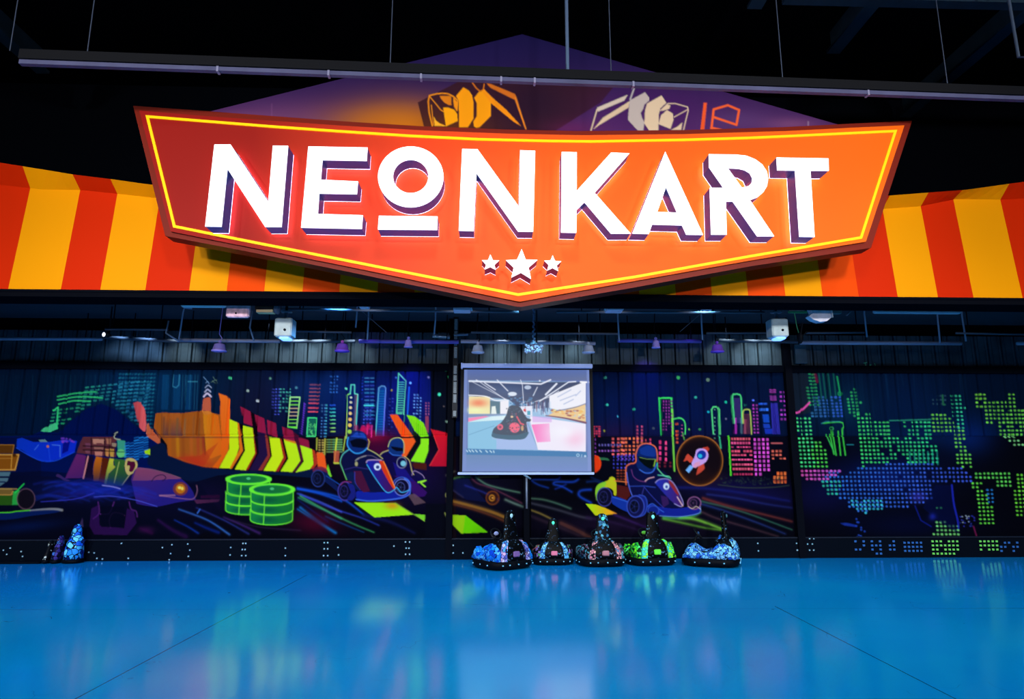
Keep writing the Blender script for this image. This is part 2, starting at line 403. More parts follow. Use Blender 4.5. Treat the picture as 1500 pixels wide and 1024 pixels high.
K.P(g6(860,190,935,195,925,330,930,440,840,420,830,400), (26,12,34)); K.L(g6(880,195,832,415), 2.4, (226,136,128)); 
K.P(g6(960,195,1020,205,1005,330,985,440,935,440,930,330,940,260), (214,106,20), 1, (140,670,140,702,(120,60,30))); 
K.P(g6(1020,205,1090,215,1060,400,1040,460,985,440,1010,320), (90,30,14)); K.P(g6(1095,215,1135,220,1130,280,1155,300,1125,330,1085,370,1060,480,1040,470,1065,340), (206,196,50), 1, (155,675,155,705,(110,130,60)))
K.P(g6(1135,220,1250,230,1240,330,1290,380,1220,490,1060,485,1090,370,1150,310), (54,104,40), 1, (165,672,165,708,(34,70,40))); K.L(g6(1190,250,1140,460), 1.4, (176,186,90)); K.L(g6(1330,330,1220,480), 1.2, (206,190,120))
K.P(curve(g6(1245,290,1260,225,1310,212,1360,240,1372,290,1340,350,1285,382,1255,345,1245,290)), (206,178,96)); K.P(curve(g6(1268,290,1275,240,1310,245,1345,250,1350,300,1320,350,1290,340,1295,290,1268,290)), (84,14,44))
K.P(curve(g6(650,415,600,380,570,372,562,395,600,410,650,440,710,440)), (70,40,90), .8)
# pink nose with lamp, further right
f4 = at(200,650,5)
K.P(curve(f4(-40,260,0,180,110,190,240,225,330,260,400,330,430,400,430,410,300,430,140,460,0,440)), (84,34,104), .9, (200,690,230,735,(40,30,120)))
K.P(curve(f4(0,180,110,190,240,225,320,255,250,260,60,270,-30,270)), (170,80,86), .65); K.L(curve(f4(0,178,110,188,240,222,325,252)), 1, (200,120,120), .7)
K.E(200+322/5,650+330/5,11,10,(120,50,50)); K.E(200+322/5,650+330/5,7,7,(196,110,20)); K.E(200+315/5,650+322/5,2.6,2.2,(250,220,90)); K.E(200+335/5,650+328/5,2,2.6,(250,214,80))
K.L(curve(f4(110,275,140,240,190,228,215,250,190,272)), 1.3, (26,14,50)); K.L(curve(f4(440,305,444,350,420,400,360,405,170,380)), 1.3, (176,110,130), .8)
K.L(f4(170,380,280,378), 2.6, (190,120,130), .7); K.P(f4(420,410,610,408,600,425,440,440), (130,50,90), .6); K.P(f4(470,380,610,375,610,400,470,400), (60,14,50), .7)
# blue brushed mist under the head on kart
K.B(140,715,62,13,(18,34,130),.8,-.05); K.B(110,725,40,8,(40,24,90),.4)
for i in range(70):
    x = random.uniform(70,210); y = 702+random.uniform(0,28)+abs(x-140)*.03
    K.L(curve([(x-22,y+5),(x,y+random.uniform(-4,2)),(x+24,y+6)],5), random.uniform(.7,2.4), random.choice([(20,40,160),(30,60,190),(50,40,150),(14,26,120)]), random.uniform(.12,.4), 3.5)
K.L(curve([(60,735),(110,731),(138,722)]), 1.5, (60,60,190), .7); K.L(curve([(138,728),(165,727),(200,733),(230,742)]), 1.5, (80,90,210), .7); K.L(curve([(150,711),(165,713),(176,716)]), 1.6, (170,160,220), .8)
# purple vehicle outline below
for q in (g6(980,650,990,760,930,818), g6(1140,650,1100,750,1060,772,1000,770), g6(1290,650,1310,720,1360,745,1370,800)): K.L(curve(q), 2, (96,38,110), .8)
K.L(curve([(163,754),(168,751),(176,752),(182,755)]), 1.2, (130,60,120)); K.L(curve([(164,752),(160,762),(162,773)]), 1.3, (110,50,110))
K.P([(134,745),(144,740),(146,770),(182,774),(186,745),(196,748),(200,766),(186,784),(138,783),(131,770)], (70,20,96), .55); K.P([(148,742),(182,742),(182,773),(148,772)], (6,8,26), .85)
K.P([(116,770),(121,758),(122,772)], (70,50,90), .8); K.B(214,776,12,5,(80,20,80),.5)
# far left stacked orange crates + green block
K.P(g6(-900,75,140,78,130,165,-900,165), (96,52,14)); K.L(g6(-900,78,140,80,125,165), 1.4, (176,110,30))
K.P(g6(-900,170,190,175,150,335,-900,335), (140,76,16)); K.L(g6(-900,175,188,178,150,330,-900,330), 2, (226,156,60)); K.E(21,667,3,2.4,(80,40,10)); K.L(g6(-900,215,120,215), 1.2, (190,120,40)); K.L(g6(120,180,110,320), 1.4, (226,150,50))
K.P(g6(-900,355,105,352,75,440,0,490,-900,490), (80,110,116)); K.L(g6(-900,402,95,402), 3, (10,20,50)); K.L(g6(-900,450,50,450), 2, (12,24,60))
K.P(g6(-900,515,120,515,130,580,-900,580), (120,90,40)); K.L(g6(-900,512,170,520), 1.3, (206,160,80)); K.L(g6(-900,578,110,580,130,540), 1.4, (206,150,60)); K.P(g6(-900,585,120,585,180,680,-900,682), (40,84,20))
K.P(g6(130,545,195,530,190,680,120,680), (40,160,60)); K.L(g6(150,560,240,468), 1.6, (40,220,80)); K.E(38,731,13,15,(20,14,22),.9); K.E(38,731,13,15,(120,80,90),.8,0,1.2)
K.P(curve(g6(-900,750,0,752,300,725,560,712,622,732,540,760,300,790,0,830,-900,830)), (8,30,84), .9)
K.L(curve(g6(-900,762,0,757,160,745,300,733)), 2.2, (80,200,40), .95, .8); K.L(curve(g6(300,735,460,722,560,722,620,732)), (2,4), (170,160,140), .8, 1.5)
K.B(30,772,60,8,(6,30,90),.5,-.1)
# --- green tyre stacks
def tyres(cx, top, rx, ry, hs, tilt, lowdx=0):
    y = top; edge = (110,236,50); n = len(hs); tot = sum(hs)
    for k in range(n-1, -1, -1):
        y0 = top+sum(hs[:k]); y1 = y0+hs[k]; ox = (0, -2, -2.5)[k] if lowdx else (0, 0, -1)[k]
        a = [(cx+ox+rx*math.cos(t), y0+ry*math.sin(t)) for t in np.linspace(PI, 0, 13)]; b = [(cx+ox+rx*math.cos(t), y1+ry*math.sin(t)) for t in np.linspace(0, PI, 13)]
        K.P(a+b, (22,130,60), 1, (cx-rx,0,cx+rx,0,(20,110,40))); K.B(cx+ox-rx*.2, (y0+y1)/2+ry, rx*.5, hs[k]*.3, (10,70,50), .7)
        K.L([a[0]]+[b[-1]]+b[::-1]+[a[-1]], 1.7, edge, .95); K.L([(p[0],p[1]+1) for p in a], 1.6, edge, .9)
        K.L([(cx+ox-rx*.35,y0+ry*.95),(cx+ox-rx*.38,y1+ry*.95)], 1.8, edge, .9)
    K.E(cx, top, rx, ry, (60,190,60)); K.E(cx, top, rx*.86, ry*.72, (14,92,58), 1, 0, 0, (cx-rx,0,cx+rx,0,(30,120,44))); K.E(cx, top, rx, ry, edge, 1, 0, 1.8); K.E(cx, top-1, 3, 2, (90,206,120), .8)
K.B(378,742,62,24,(4,5,14),.9)
tyres(364, 702, 31, 7, (18,14,13), 0, 1)
tyres(398.5, 717, 31, 8, (15,14,15), 0)
# --- light trails on the road
for q, w, c, a in ((f4(310,480,520,560,680,665),3,(60,120,210),.9),(f4(440,470,640,560,820,660),3,(50,60,150),.7),(f4(280,560,380,610,450,655),3,(20,60,170),.8),(f4(430,580,520,620,600,650),6,(14,40,140),.6),(f4(160,560,260,630,360,680),9,(50,16,70),.6),(f4(640,540,760,590,900,655),5,(80,40,120),.6),
    (f4(1180,330,1340,365,1500,420),4,(20,80,200),.95),(f4(1180,365,1340,425,1500,500),2.4,(90,110,230),.9),(f4(1185,395,1340,470,1500,548),3,(50,160,120),.95),(f4(1180,480,1320,570,1455,652),5,(14,120,190),.8),(f4(1180,410,1300,500,1400,570),3,(16,40,120),.6),(f4(30,620,110,655),7,(60,12,60),.5),(f4(700,560,900,610,1200,635),3,(60,40,70),.5)):
    K.L(curve(q), (w*.8, w*1.3), c, a*.4, 4); K.L(curve(q), (w*.4, w*.7), c, a*.8, 1.8)
K.L(f4(445,510,465,480), 1.6, (60,110,200))
f6 = at(440,610,5.388)
for q, w, c, a in ((f6(-20,570,200,610,350,660,500,775),5,(20,80,200),.85),(f6(0,615,240,720,480,800,620,860),3,(50,70,200),.75),(f6(0,630,200,740,400,840,580,915),2.6,(70,190,100),.9),(f6(0,720,120,810,280,920),5,(14,110,180),.8),(f6(200,790,340,850,500,915),2.5,(20,80,150),.7),(f6(500,780,700,830,900,920),8,(20,24,70),.7)):
    K.L(curve(q), (w*1.4, w*.7), c, a*.4, 4); K.L(curve(q), (w*.7, w*.35), c, a*.85, 1.8)
K.B(462,765,24,16,(70,8,30),.7)
# --- city, left half
f5 = at(400,530,5.357)
def box(o, x0, y0, x1, y1, w, c, skew=0, a=1, close=True):
    q = o(x0+skew,y0,x1+skew,y0,x1,y1,x0,y1); K.L(q+[q[0]] if close else [q[3],q[0],q[1],q[2]], w, c, a)
for x,y,nx,ny,c in ((0,215,3,9,(60,70,170)),(60,215,4,8,(60,150,140)),(455,115,3,6,(40,90,170)),(700,120,1,8,(30,60,190)),(385,340,2,11,(60,110,170)),(420,340,1,11,(60,150,170)),(1110,260,3,9,(90,140,200)),(715,380,3,7,(60,80,190)),(915,290,2,11,(40,60,150))):
    q = f5(x,y)[0]; K.D(q[0],q[1],nx,ny,4.6,4.6,2.4,2,c,-.15,.12)
for y,c in ((340,(40,90,220)),(368,(50,170,210)),(396,(70,214,200)),(425,(90,220,180)),(455,(110,226,150)),(485,(130,226,130)),(518,(150,226,110)),(547,(170,214,80))): K.L(f5(448,y,486,y), 2, c, .95)
for k, y in enumerate((180,210,238,268,297,325,362,392)): K.L(f5(292-k*2,y,370-k*3,y), 2.2, ((190,80,90),(236,80,100))[k>4], .55+.06*k)
q = f5(135,278,210,278,185,520,112,510); K.L(q+[q[0]], 2.2, (150,214,130)); 
for k in range(8): K.L(f5(133-k*3,308+k*29,205-k*3,308+k*29), 1.5, ((206,170,130) if 1<k<5 else (130,226,70)))
K.L(f5(115,510,185,518), 2, (90,230,60))
for k in range(14): K.L(f5(240-k*2,325+k*18,250-k*2,333+k*18), 3, (100,50,190), .8)
q = f5(275,440,340,440,330,585,265,585); K.P(q, (24,110,80), .8); K.L(q+[q[0]], 2, (70,226,130))
for k in range(30): K.E(*f5(280+random.random()*50, 470+random.random()*110)[0], 1, 1, (110,230,120), .6)
K.P(f5(638,255,662,255,650,540,628,540), (110,90,110), .55)
K.L(f5(575,600,580,260,606,250), 2, (130,214,110)); K.L(f5(550,700,575,540,578,400), 1.8, (170,200,70)); K.L(f5(606,250,612,180,640,180,640,250,665,255,650,540), 1.8, (90,214,190)); K.L(f5(660,255,640,500), 1, (206,150,110), .7)
for k,(y,c) in enumerate(((280,(200,214,190)),(318,(214,206,170)),(360,(236,206,150)),(405,(240,200,120)),(452,(244,186,100)),(498,(236,190,90)),(548,(150,214,70)))): K.E(*f5(612-k*2,y)[0], 1.8+k*.2, 1.6+k*.25, c)
for j in range(12):
    for i in range(2): K.L(f5(722+i*44,128+j*29,750+i*40,128+j*29), 2.4, ((70,140,190),(50,150,200),(60,80,190))[j%3], .7)
K.L(f5(715,343,790,343), 2.2, (70,214,220))
K.P(f5(820,200,880,200,865,580,805,580), (14,70,150), .8); K.L(f5(805,578,830,205,850,190,875,192,884,210,865,578), 2, (70,206,190), 1, c2=(110,90,230)); 
for k in range(16): K.L(f5(828,230+k*20,872,230+k*20), 1.2, (20,150,180), .5)
K.L(f5(985,90,1042,150,1022,410), 1.8, (110,226,170)); K.L(f5(985,90,970,405,1010,405), 2, (90,220,150))
for k in range(14): K.L(f5(980,160+k*18,1030,160+k*18), 1.5, (80,210,150), .9)
K.L(f5(1030,410,1026,470), 1.5, (70,200,140), .9); K.L(f5(1068,200,1055,410), 2.6, (30,110,220), .8); K.P(f5(1195,425,1220,425,1222,560,1195,540), (150,60,84), .9); K.D(*f5(1200,325)[0],2,5,4,4,2,2,(150,80,120))
for k in range(16): K.E(*f5(650+random.random()*150, 500+random.random()*60)[0], 3, 4, (206,20,80), .55, soft=2)
K.B(546,640,28,9,(170,14,60),.6)
for x, y0, y1, c in ((742,500,570,(226,40,110)),(775,500,590,(236,50,140)),(345,600,690,(190,190,60)),(408,605,730,(206,200,70))): K.L(f5(x,y0,x-4,y1), 2.2, c, .85)
for k in range(8):
    for j in range(6): K.L(f5(420+k*16,612+j*19,430+k*16,612+j*19), 1.6, ((170,206,80),(130,214,140))[k%2], .75)
K.D(*f5(365,615)[0],2,6,5,3.6,3,1.8,(190,160,80)); K.P(f5(475,600,545,605,540,700,470,690), (90,190,90), .35); K.L(f5(500,600,480,795,515,795), 2.4, (200,214,60)); K.P(f5(475,700,520,700,515,790,478,790), (206,90,60), .8)
K.P(f5(430,805,460,900,440,905,420,850), (120,206,40)); K.P(f5(340,720,385,712,405,735,420,840,355,850), (240,88,30))
# arrows right of the city
K.P(f5(915,415,975,415,1100,585,1040,590,1005,585), (240,84,24)); K.P(f5(1012,600,1115,598,1118,625,1040,750,1010,740), (240,90,30)); K.P(f5(1048,418,1110,428,1180,480,1220,585,1160,590,1110,540), (130,224,24))
K.P(f5(1160,602,1222,602,1218,700,1185,792,1080,780,1160,640), (140,230,30)); K.P(f5(1100,540,1160,595,1150,640,1070,770,1040,750,1118,625,1095,585), (10,14,16), .9)
K.L(f5(1000,592,1222,594), 1.2, (8,10,20)); 
for k in range(9): K.L(f5(1070+k*17,440+k*12,1072+k*17,580), .9, (70,130,20), .5)
K.P(f5(1238,528,1372,560,1360,820,1225,818,1300,690), (206,22,40), 1, (631,640,650,690,(176,16,44))); K.L(f5(1242,530,1302,690,1228,816), 1, (240,60,60))
K.P(f5(1100,790,1200,795,1205,850,1110,840), (80,30,20), .8)
# --- racing karts
def rider(o, hx, hy, hr, rim, body, glow):
    """helmeted driver outline; o places points"""
    pass
def wheel(x, y, rx, ry, tyre, rim, rot=0):
    K.E(x, y, rx, ry, tyre, 1, rot); K.E(x, y, rx, ry, rim, .95, rot, 1.4); K.E(x-rx*.15, y, rx*.55, ry*.6, (12,14,34), 1, rot); K.E(x-rx*.15, y, rx*.55, ry*.6, rim, .6, rot, 1)
    for k in range(5): K.L([(x-rx*.15,y),(x-rx*.15+rx*.5*math.cos(k*1.256),y+ry*.5*math.sin(k*1.256))], .8, rim, .4)
# second kart (behind)
K.P(f6(630,320,640,290,700,265,860,350,880,440,960,470,980,500,860,620,740,480,640,400), (16,12,60)); K.P(f6(740,470,860,470,1000,600,980,630,900,640,860,540), (56,16,96), .9); K.P(f6(730,360,830,420,900,520,760,470), (26,20,110))
wheel(*f6(800,545)[0], 13, 12, (16,16,50), (60,90,190)); K.P(f6(870,430,960,430,980,500,900,470), (20,16,60))
K.P(curve(f6(700,190,740,170,790,172,818,210,815,280,790,310,730,308,700,280,692,230,700,190)), (16,46,104)); K.L(curve(f6(692,240,712,190,750,170,795,175,818,215,816,290)), 1.4, (190,190,110)); K.P(f6(715,235,810,250,812,275,760,275,722,255), (8,10,24)); K.L(f6(700,280,730,305,800,310), 1, (60,120,220))
K.L(curve(f6(630,305,650,285,695,268)), 1.3, (206,196,120)); K.L(curve(f6(820,315,860,350,880,430,895,460)), 1.3, (206,190,110)); K.L(curve(f6(880,465,900,430,960,460,980,490)), 1.2, (160,130,170)); K.E(*f6(812,372)[0], 4, 4, (120,190,200)); K.E(*f6(800,365)[0], 7, 8, (150,150,160), .9, 0, 1); K.L(f6(930,520,990,505,950,525,985,555), 2.4, (150,226,50)); K.P(f6(880,375,995,370,998,410,890,400), (80,26,20), .7)
# front kart
K.P(f6(120,410,200,430,300,560,300,600,200,520,100,480), (14,26,70)); K.P(curve(f6(95,420,140,395,200,410,220,450,200,440,150,430,110,470)), (110,30,60), .9)
wheel(*f6(140,490)[0], 9.5, 12, (12,14,34), (40,56,120)); K.L(f6(205,470,320,545), 2, (20,60,130))
K.P(curve(f6(330,330,340,290,400,255,520,255,620,300,660,350,740,560,700,600,560,600,440,580,360,480,330,400)), (14,18,56)); K.P(curve(f6(440,640,450,590,560,600,740,590,850,560,866,600,800,650,600,672,460,665)), (20,34,140)); K.L(curve(f6(440,655,560,668,760,650,850,622,866,590,860,520,820,490)), 1.6, (70,120,226))
K.P(f6(420,430,480,430,550,590,500,600,440,540), (84,20,50), .8); K.L(curve(f6(430,440,432,520,470,580)), 1.3, (50,60,160)); K.P(curve(f6(350,460,420,440,430,520,470,580,420,560)), (12,30,70), .8); K.L(f6(350,420,430,400,560,420), 1.2, (60,50,130), .8)
wheel(*f6(352,590)[0], 10, 13.5, (14,14,40), (70,60,150)); K.P(curve(f6(370,530,420,545,435,620,410,660,370,655,400,600)), (24,30,110)); K.L(curve(f6(320,540,350,515,400,520)), 2, (130,40,90), .8)
wheel(*f6(800,560)[0], 11, 12, (14,12,40), (110,120,200))
K.P(curve(f6(520,360,540,345,640,345,670,380,745,560,735,590,690,600,640,550,560,440,520,360)), (24,34,150), 1, (540,0,575,0,(70,20,80))); K.P(curve(f6(640,348,672,380,748,562,725,560,650,430,620,350)), (214,56,24)); K.L(curve(f6(655,355,690,430,745,560)), 1.6, (255,140,50)); K.L(curve(f6(520,365,540,345,640,345)), 1.4, (206,170,190)); K.L(curve(f6(525,380,600,500,680,598,740,580,760,560,800,600,860,580)), 1.5, (60,170,220))
K.E(*f6(608,398)[0], 5.2, 5.2, (214,226,236)); K.E(*f6(610,400)[0], 2.6, 2.6, (40,60,120)); K.L(curve(f6(435,350,460,330,520,310)), 1.3, (190,190,170), .9); K.E(*f6(442,375)[0], 2.2, 3.4, (206,196,120), .8)
K.L(curve(f6(385,260,335,300,315,360,330,410,365,500)), 1.6, (80,190,200), 1, c2=(110,190,80)); K.L(curve(f6(535,260,600,295,650,335)), 1.3, (206,196,110)); K.L(curve(f6(450,345,490,315,560,310,620,340)), 1, (130,110,130), .8)
K.P(curve(f6(378,165,420,118,470,112,515,140,530,190,528,245,490,282,440,292,395,265,370,220,378,165)), (14,38,100)); K.P(curve(f6(390,195,450,175,520,190,525,225,500,250,410,240)), (6,10,26)); K.L(curve(f6(378,165,370,220,395,265,440,292,490,282,528,250)), 2, (50,150,220)); K.L(f6(535,180,545,200,530,260), 1.3, (206,180,90)); K.P(f6(395,160,440,125,500,135,520,170,440,165), (34,76,180), .8)
K.P(f6(425,680,745,684,890,775,585,797), (160,232,24)); K.B(*f6(725,705)[0],10,5,(226,130,24),.8); K.P(f6(900,770,985,778,980,830), (120,210,40)); K.P(f6(850,620,900,610,990,680,900,700), (110,80,84), .75); K.L(f6(750,684,980,826), 1.4, (150,200,60), .8)
K.P(f6(990,690,1150,690,1150,960,985,960), (8,10,20), .8)
# --- centre: road either side of the projector screen
f8 = at(640,680,5.769)
K.P([(656,640),(668,640),(668,812),(656,812)], (22,12,18), .8); K.P(f8(100,120,260,105,300,180,420,320,250,300,120,220), (14,20,60), .8)
for q, w, c, a in ((f8(150,60,80,95),2.5,(120,120,100),.7),(f8(120,165,125,130,190,110,280,108),2.4,(90,160,60),.9),(f8(110,160,115,200,220,280),2,(70,60,90),.6),(f8(290,110,340,160,480,210,720,330),2.4,(130,60,84),.7),(f8(330,110,420,170,560,210,700,240),2.5,(110,170,130),.8),(f8(350,110,420,108,520,105),2,(190,150,60),.8),(f8(240,180,400,240,520,300),3,(40,50,150),.7),(f8(580,300,650,330,730,360),4,(120,150,130),.8),
    (f8(100,305,280,350,480,410,640,480),6,(176,116,40),.9),(f8(100,330,300,380,500,450,640,520),4,(120,56,30),.7),(f8(800,390,880,420,970,465),2.4,(170,140,60),.9),(f8(800,290,900,300,1010,330,1130,375),3,(90,140,110),.75),(f8(800,330,1000,380,1200,440,1300,460),4,(70,70,84),.7),(f8(1050,500,1200,570,1330,640),8,(110,60,50),.7),(f8(800,440,1000,520,1200,600),6,(44,30,44),.8),
    (f8(1040,110,1000,130,810,130,850,170,940,200),2.4,(20,60,170),.9),(f8(1195,125,1150,150,1010,150,990,170,1060,190,1140,235),3,(24,70,200),.95),(f8(1300,215,1215,225,1205,270,1300,325),4,(24,70,200),.9),(f8(1300,110,1400,150,1500,170),2,(20,50,120),.7),(f8(1000,210,1050,190,1090,170),2,(24,60,190),.8)):
    K.L(curve(q), w*1.5, c, a*.35, 4); K.L(curve(q), w*.7, c, a*.75, 2)
K.E(*f8(470,285)[0], 9, 9.5, (120,56,24), .8, 0, 2.4); K.E(*f8(470,285)[0], 7, 7.5, (60,26,18), .9); K.E(*f8(465,285)[0], 3.5, 4, (200,130,40), .8, 0, 1.8); K.E(*f8(470,285)[0], 1.5, 1.5, (214,150,60))
K.P(f8(95,430,240,432,430,575,205,585,90,470), (150,200,20), 1); K.P(f8(240,432,430,575,220,582), (104,206,10)); K.L(f8(70,415,95,470), 3, (190,200,90), .7); K.E(*f8(85,262)[0], 3, 4, (170,170,90), .7)
K.P(f8(0,615,75,615,75,812,0,812), (8,8,14))
K.P(curve(f8(740,120,790,120,790,640,740,640)), (6,6,10), .9)
# --- centre-right city
fc = at(860,540,5)
K.P(fc(520,215,620,215,640,490,540,490), (16,12,50), .8); K.L(fc(545,485,528,215,618,215,628,485), 2.8, (60,230,100)); K.L(fc(536,230,545,480), 3.4, (40,200,90)); K.L(fc(625,300,628,490,640,750), 2.8, (130,224,70), .9)
K.L(curve(fc(632,370,680,362,712,385,720,430,718,480)), 2, (80,230,110)); K.L(fc(700,470,712,520), 2, (110,200,80), .8)
for x,y,nx,ny,dx,dy,c,w,h in ((560,240,4,10,4,4.6,(130,50,130),2.4,2.6),(660,405,1,6,5,5.4,(236,90,60),2.6,3.2),(695,415,1,4,4,5,(150,60,120),2,2.4),(50,425,3,5,4,3.4,(206,60,90),2.6,2.4),(368,425,2,5,6.6,5,(190,70,110),2.4,2.6),(190,515,3,5,7.6,5.6,(226,90,90),3.4,3),(255,512,6,5,5.8,5.6,(236,110,70),3,3),(90,560,8,1,4.4,5,(90,80,150),2.4,3),(90,603,7,1,4.4,5,(120,70,150),2.4,3),(60,520,1,6,4,6,(130,60,160),2,3),
    (195,645,9,4,5.6,5.4,(60,60,170),2.4,2.6),(230,635,5,2,5.6,5.4,(100,60,170),2.4,2.6),(225,745,4,4,5,4.4,(150,60,40),2.6,1.8),(535,540,1,4,8,8,(240,60,130),3.2,4.6),(578,545,1,4,8,8,(244,70,130),3.2,4.6),(530,690,3,2,8,5,(110,30,50),3,3),(430,525,1,2,4,5,(190,70,90),2.4,3),(463,520,1,3,4,5,(214,60,110),2.6,3),
    (1062,515,7,1,4.2,5,(236,90,110),3.2,2.8),(1062,545,7,1,4.2,5,(240,80,130),3.2,2.8),(1064,575,7,1,4.2,5,(226,70,120),3.2,2.4),(1066,605,7,1,4.4,5,(236,80,110),3.6,2.8),(1068,634,7,1,4.4,5,(246,80,120),3.6,2.8),(1070,666,7,1,4.4,5,(240,80,130),3.6,2.8),(1072,703,7,1,4.4,5,(236,84,120),3.6,2.8),(1074,736,7,1,4.4,5,(246,90,120),3.6,3),(1080,774,7,1,4.2,5,(190,50,90),3,2.4),
    (1228,520,4,9,6.2,6.3,(226,80,200),3.2,4),(1360,605,4,3,5.6,5.4,(226,100,80),3.4,2.8),(1372,768,4,3,5.2,6,(255,110,50),3.4,4.4),(1375,825,4,1,5,5,(190,70,40),2.6,2.6),(1218,268,2,9,5,5,(176,60,176),2.2,2.6),(1275,258,2,1,6,6,(40,90,210),5,3),(1278,300,3,1,4,6,(50,110,226),3.4,4),(1418,172,3,7,5.6,6.6,(170,60,190),3,2.8),(935,300,1,8,4,6,(90,150,130),1.8,2)):
    q = fc(x,y)[0]; K.D(q[0],q[1],nx,ny,dx,dy,w,h,c,.25 if x>1200 else 0,.06)
K.L(fc(1350,547,1428,547), 2, (240,110,110), .9)
K.L(fc(925,478,912,300,925,280,955,280,968,300,975,480), 2.2, (90,226,130)); K.L(fc(968,490,980,582), 2.4, (60,210,140), .9)
K.L(curve(fc(1080,400,1066,210,1085,188,1110,190,1128,215,1135,400)), 2.2, (80,226,130)); K.P(fc(1072,215,1122,215,1130,400,1085,400), (60,44,110), .8); K.P(fc(1082,360,1095,360,1098,478,1082,478), (206,50,190), .8); K.P(fc(1120,360,1138,360,1140,478,1124,478), (120,160,160), .5)
K.L(curve(fc(1145,400,1142,320,1160,300,1180,300,1195,320,1205,480)), 2, (190,206,90)); K.P(fc(1148,330,1190,330,1198,478,1145,478), (110,50,70), .7); K.P(fc(1150,370,1175,370,1175,478,1150,478), (206,90,120), .5)
K.E(*fc(1217,232)[0], 1.8, 1.6, (90,120,255)); K.P(fc(1285,335,1330,335,1335,395,1292,395), (24,80,200), .9); K.P(fc(1290,405,1335,405,1345,435,1295,435), (30,70,190), .9); K.P(fc(1300,440,1355,440,1355,478,1305,478), (30,60,200), .8)
for dy in (150,165): K.P(fc(1335,dy,1383,dy,1385,dy+12,1337,dy+12), (170,60,160), .8)
K.P(fc(1338,198,1385,198,1390,235,1342,235), (170,60,170), .7)
for k in range(5): K.L(fc(1350+k*10,255,1362+k*12,478), 1.6, (70,60,214), .85)
K.P(fc(1032,490,1042,490,1058,785,1048,785), (90,226,50)); K.E(*fc(825,445)[0],2,1.8,(60,160,80),.8)
for x,y,r,c in ((135,65,2,(60,150,130)),(148,265,2,(50,180,160)),(345,297,1.9,(40,160,130)),(226,350,1.6,(60,160,200)),(668,66,2.6,(60,180,100)),(795,210,2,(50,170,150)),(885,82,2.6,(110,140,120)),(1017,245,2,(30,200,160)),(888,317,1.8,(20,170,190)),(750,445,1.6,(120,206,60)),(1158,266,2,(30,110,100)),(1017,368,1.4,(110,110,140)),(128,455,1.7,(160,160,60)),(486,437,2,(60,70,90))): K.E(*fc(x,y)[0], r, r, c)
for x,y,r,c in ((783,168,2,(70,200,140)),(915,262,2,(150,170,160)),(985,336,1.9,(190,200,206)),(1080,172,1.8,(90,140,120)),(1270,240,2,(60,110,130))): K.E(*f3(x,y)[0], r, r, c)
for x,y,r,c in ((1358,58,3.2,(50,130,90)),(1380,116,2,(90,220,150)),(1305,256,2.5,(70,236,180)),(1362,468,1.8,(150,190,170)),(1340,350,1.2,(90,80,80)),(1078,166,1.6,(120,206,250)),(1073,24,1.8,(110,150,240)),(572,210,1.6,(110,236,200)),(928,222,1.6,(170,160,60)),(1220,122,1.6,(130,130,170)),(858,30,1.6,(100,130,190)),(965,124,1.4,(70,120,200))): K.E(*f5(x,y)[0], r, r, c)
# ground line and hedge at right city, orange side lamp by the screen
for k in range(90): K.E(860+(980+random.random()*440)/5, 540+(795+random.random()*55)/5, 1.3, 1, (50,70,56), .35)
K.L(curve(fc(960,850,1150,872,1350,870,1480,855)), 1.4, (70,84,56), .6); K.P(curve(fc(35,640,60,635,90,650,103,700,85,745,40,762,38,700,55,690,38,680)), (236,60,20)); K.P(fc(85,650,150,655,165,672,95,670), (80,190,110), .5)
# round badge with rocket
bx, by = fc(825,675)[0]
K.E(bx, by, 34, 36.5, (30,16,18)); K.B(bx, by+22, 24, 10, (96,40,16), .8); K.B(bx, by-28, 20, 6, (60,30,22), .5); K.E(bx, by, 30, 31, (16,10,18), .75, soft=6); K.E(bx, by, 33.6, 36.4, (200,116,44), .9, 0, 1.3); K.E(bx, by, 31.6, 34.4, (110,56,24), .6, 0, 1)
K.P(fc(845,580,885,572,895,590,880,615,850,600), (196,60,44)); K.P(fc(770,680,780,660,740,625,725,640,706,682,735,670,755,690), (206,70,50)); K.P(fc(820,700,855,695,862,730,840,755,800,780,808,740), (206,70,50))
K.P(curve(fc(765,690,790,640,800,600,830,585,870,595,888,635,872,680,835,705,790,725,770,715,765,690)), (206,160,226)); K.P(fc(790,690,825,680,830,700,795,730,775,720), (240,150,170), .7); K.E(*fc(838,632)[0], 7, 6.6, (24,50,150), 1, -.6); K.E(*fc(828,640)[0], 3, 3, (40,200,220), .9); K.P(fc(722,745,755,705,778,722,745,765), (120,180,240))
# --- centre-right kart
f2 = at(860,630,5)
K.P(f2(-10,540,60,545,130,570,220,612,120,625,60,625), (170,226,20), 1, (860,0,900,0,(255,160,30))); 
for q, w, c, a in ((f2(0,380,60,375,100,390),3,(20,60,150),.6),(f2(800,510,870,530,1000,560,1200,620,1500,730),2.4,(70,150,110),.7),(f2(830,540,1000,590,1250,680,1450,760),4,(40,60,130),.7),(f2(850,500,1050,560,1300,620,1500,670),5,(130,50,44),.75),(f2(880,470,1100,500,1300,540,1500,570),3,(40,50,130),.7),(f2(560,650,700,680,860,715,1000,735),4,(110,190,50),.75),(f2(680,640,780,650,900,690,990,725),6,(130,206,60),.9),(f2(560,640,680,645,780,630,830,605),5,(80,180,90),.75),(f2(840,600,960,650,1200,720,1400,780),4,(80,50,60),.7),(f2(200,620,400,700,500,740),4,(60,30,100),.8),(f2(0,640,200,680,400,740),5,(40,24,60),.8),(f2(660,420,900,430,1200,470,1480,520),5,(24,30,110),.7)):
    K.L(curve(q), (w*1.5,w), c, a*.4, 4); K.L(curve(q), (w*.7,w*.4), c, a*.75, 2)
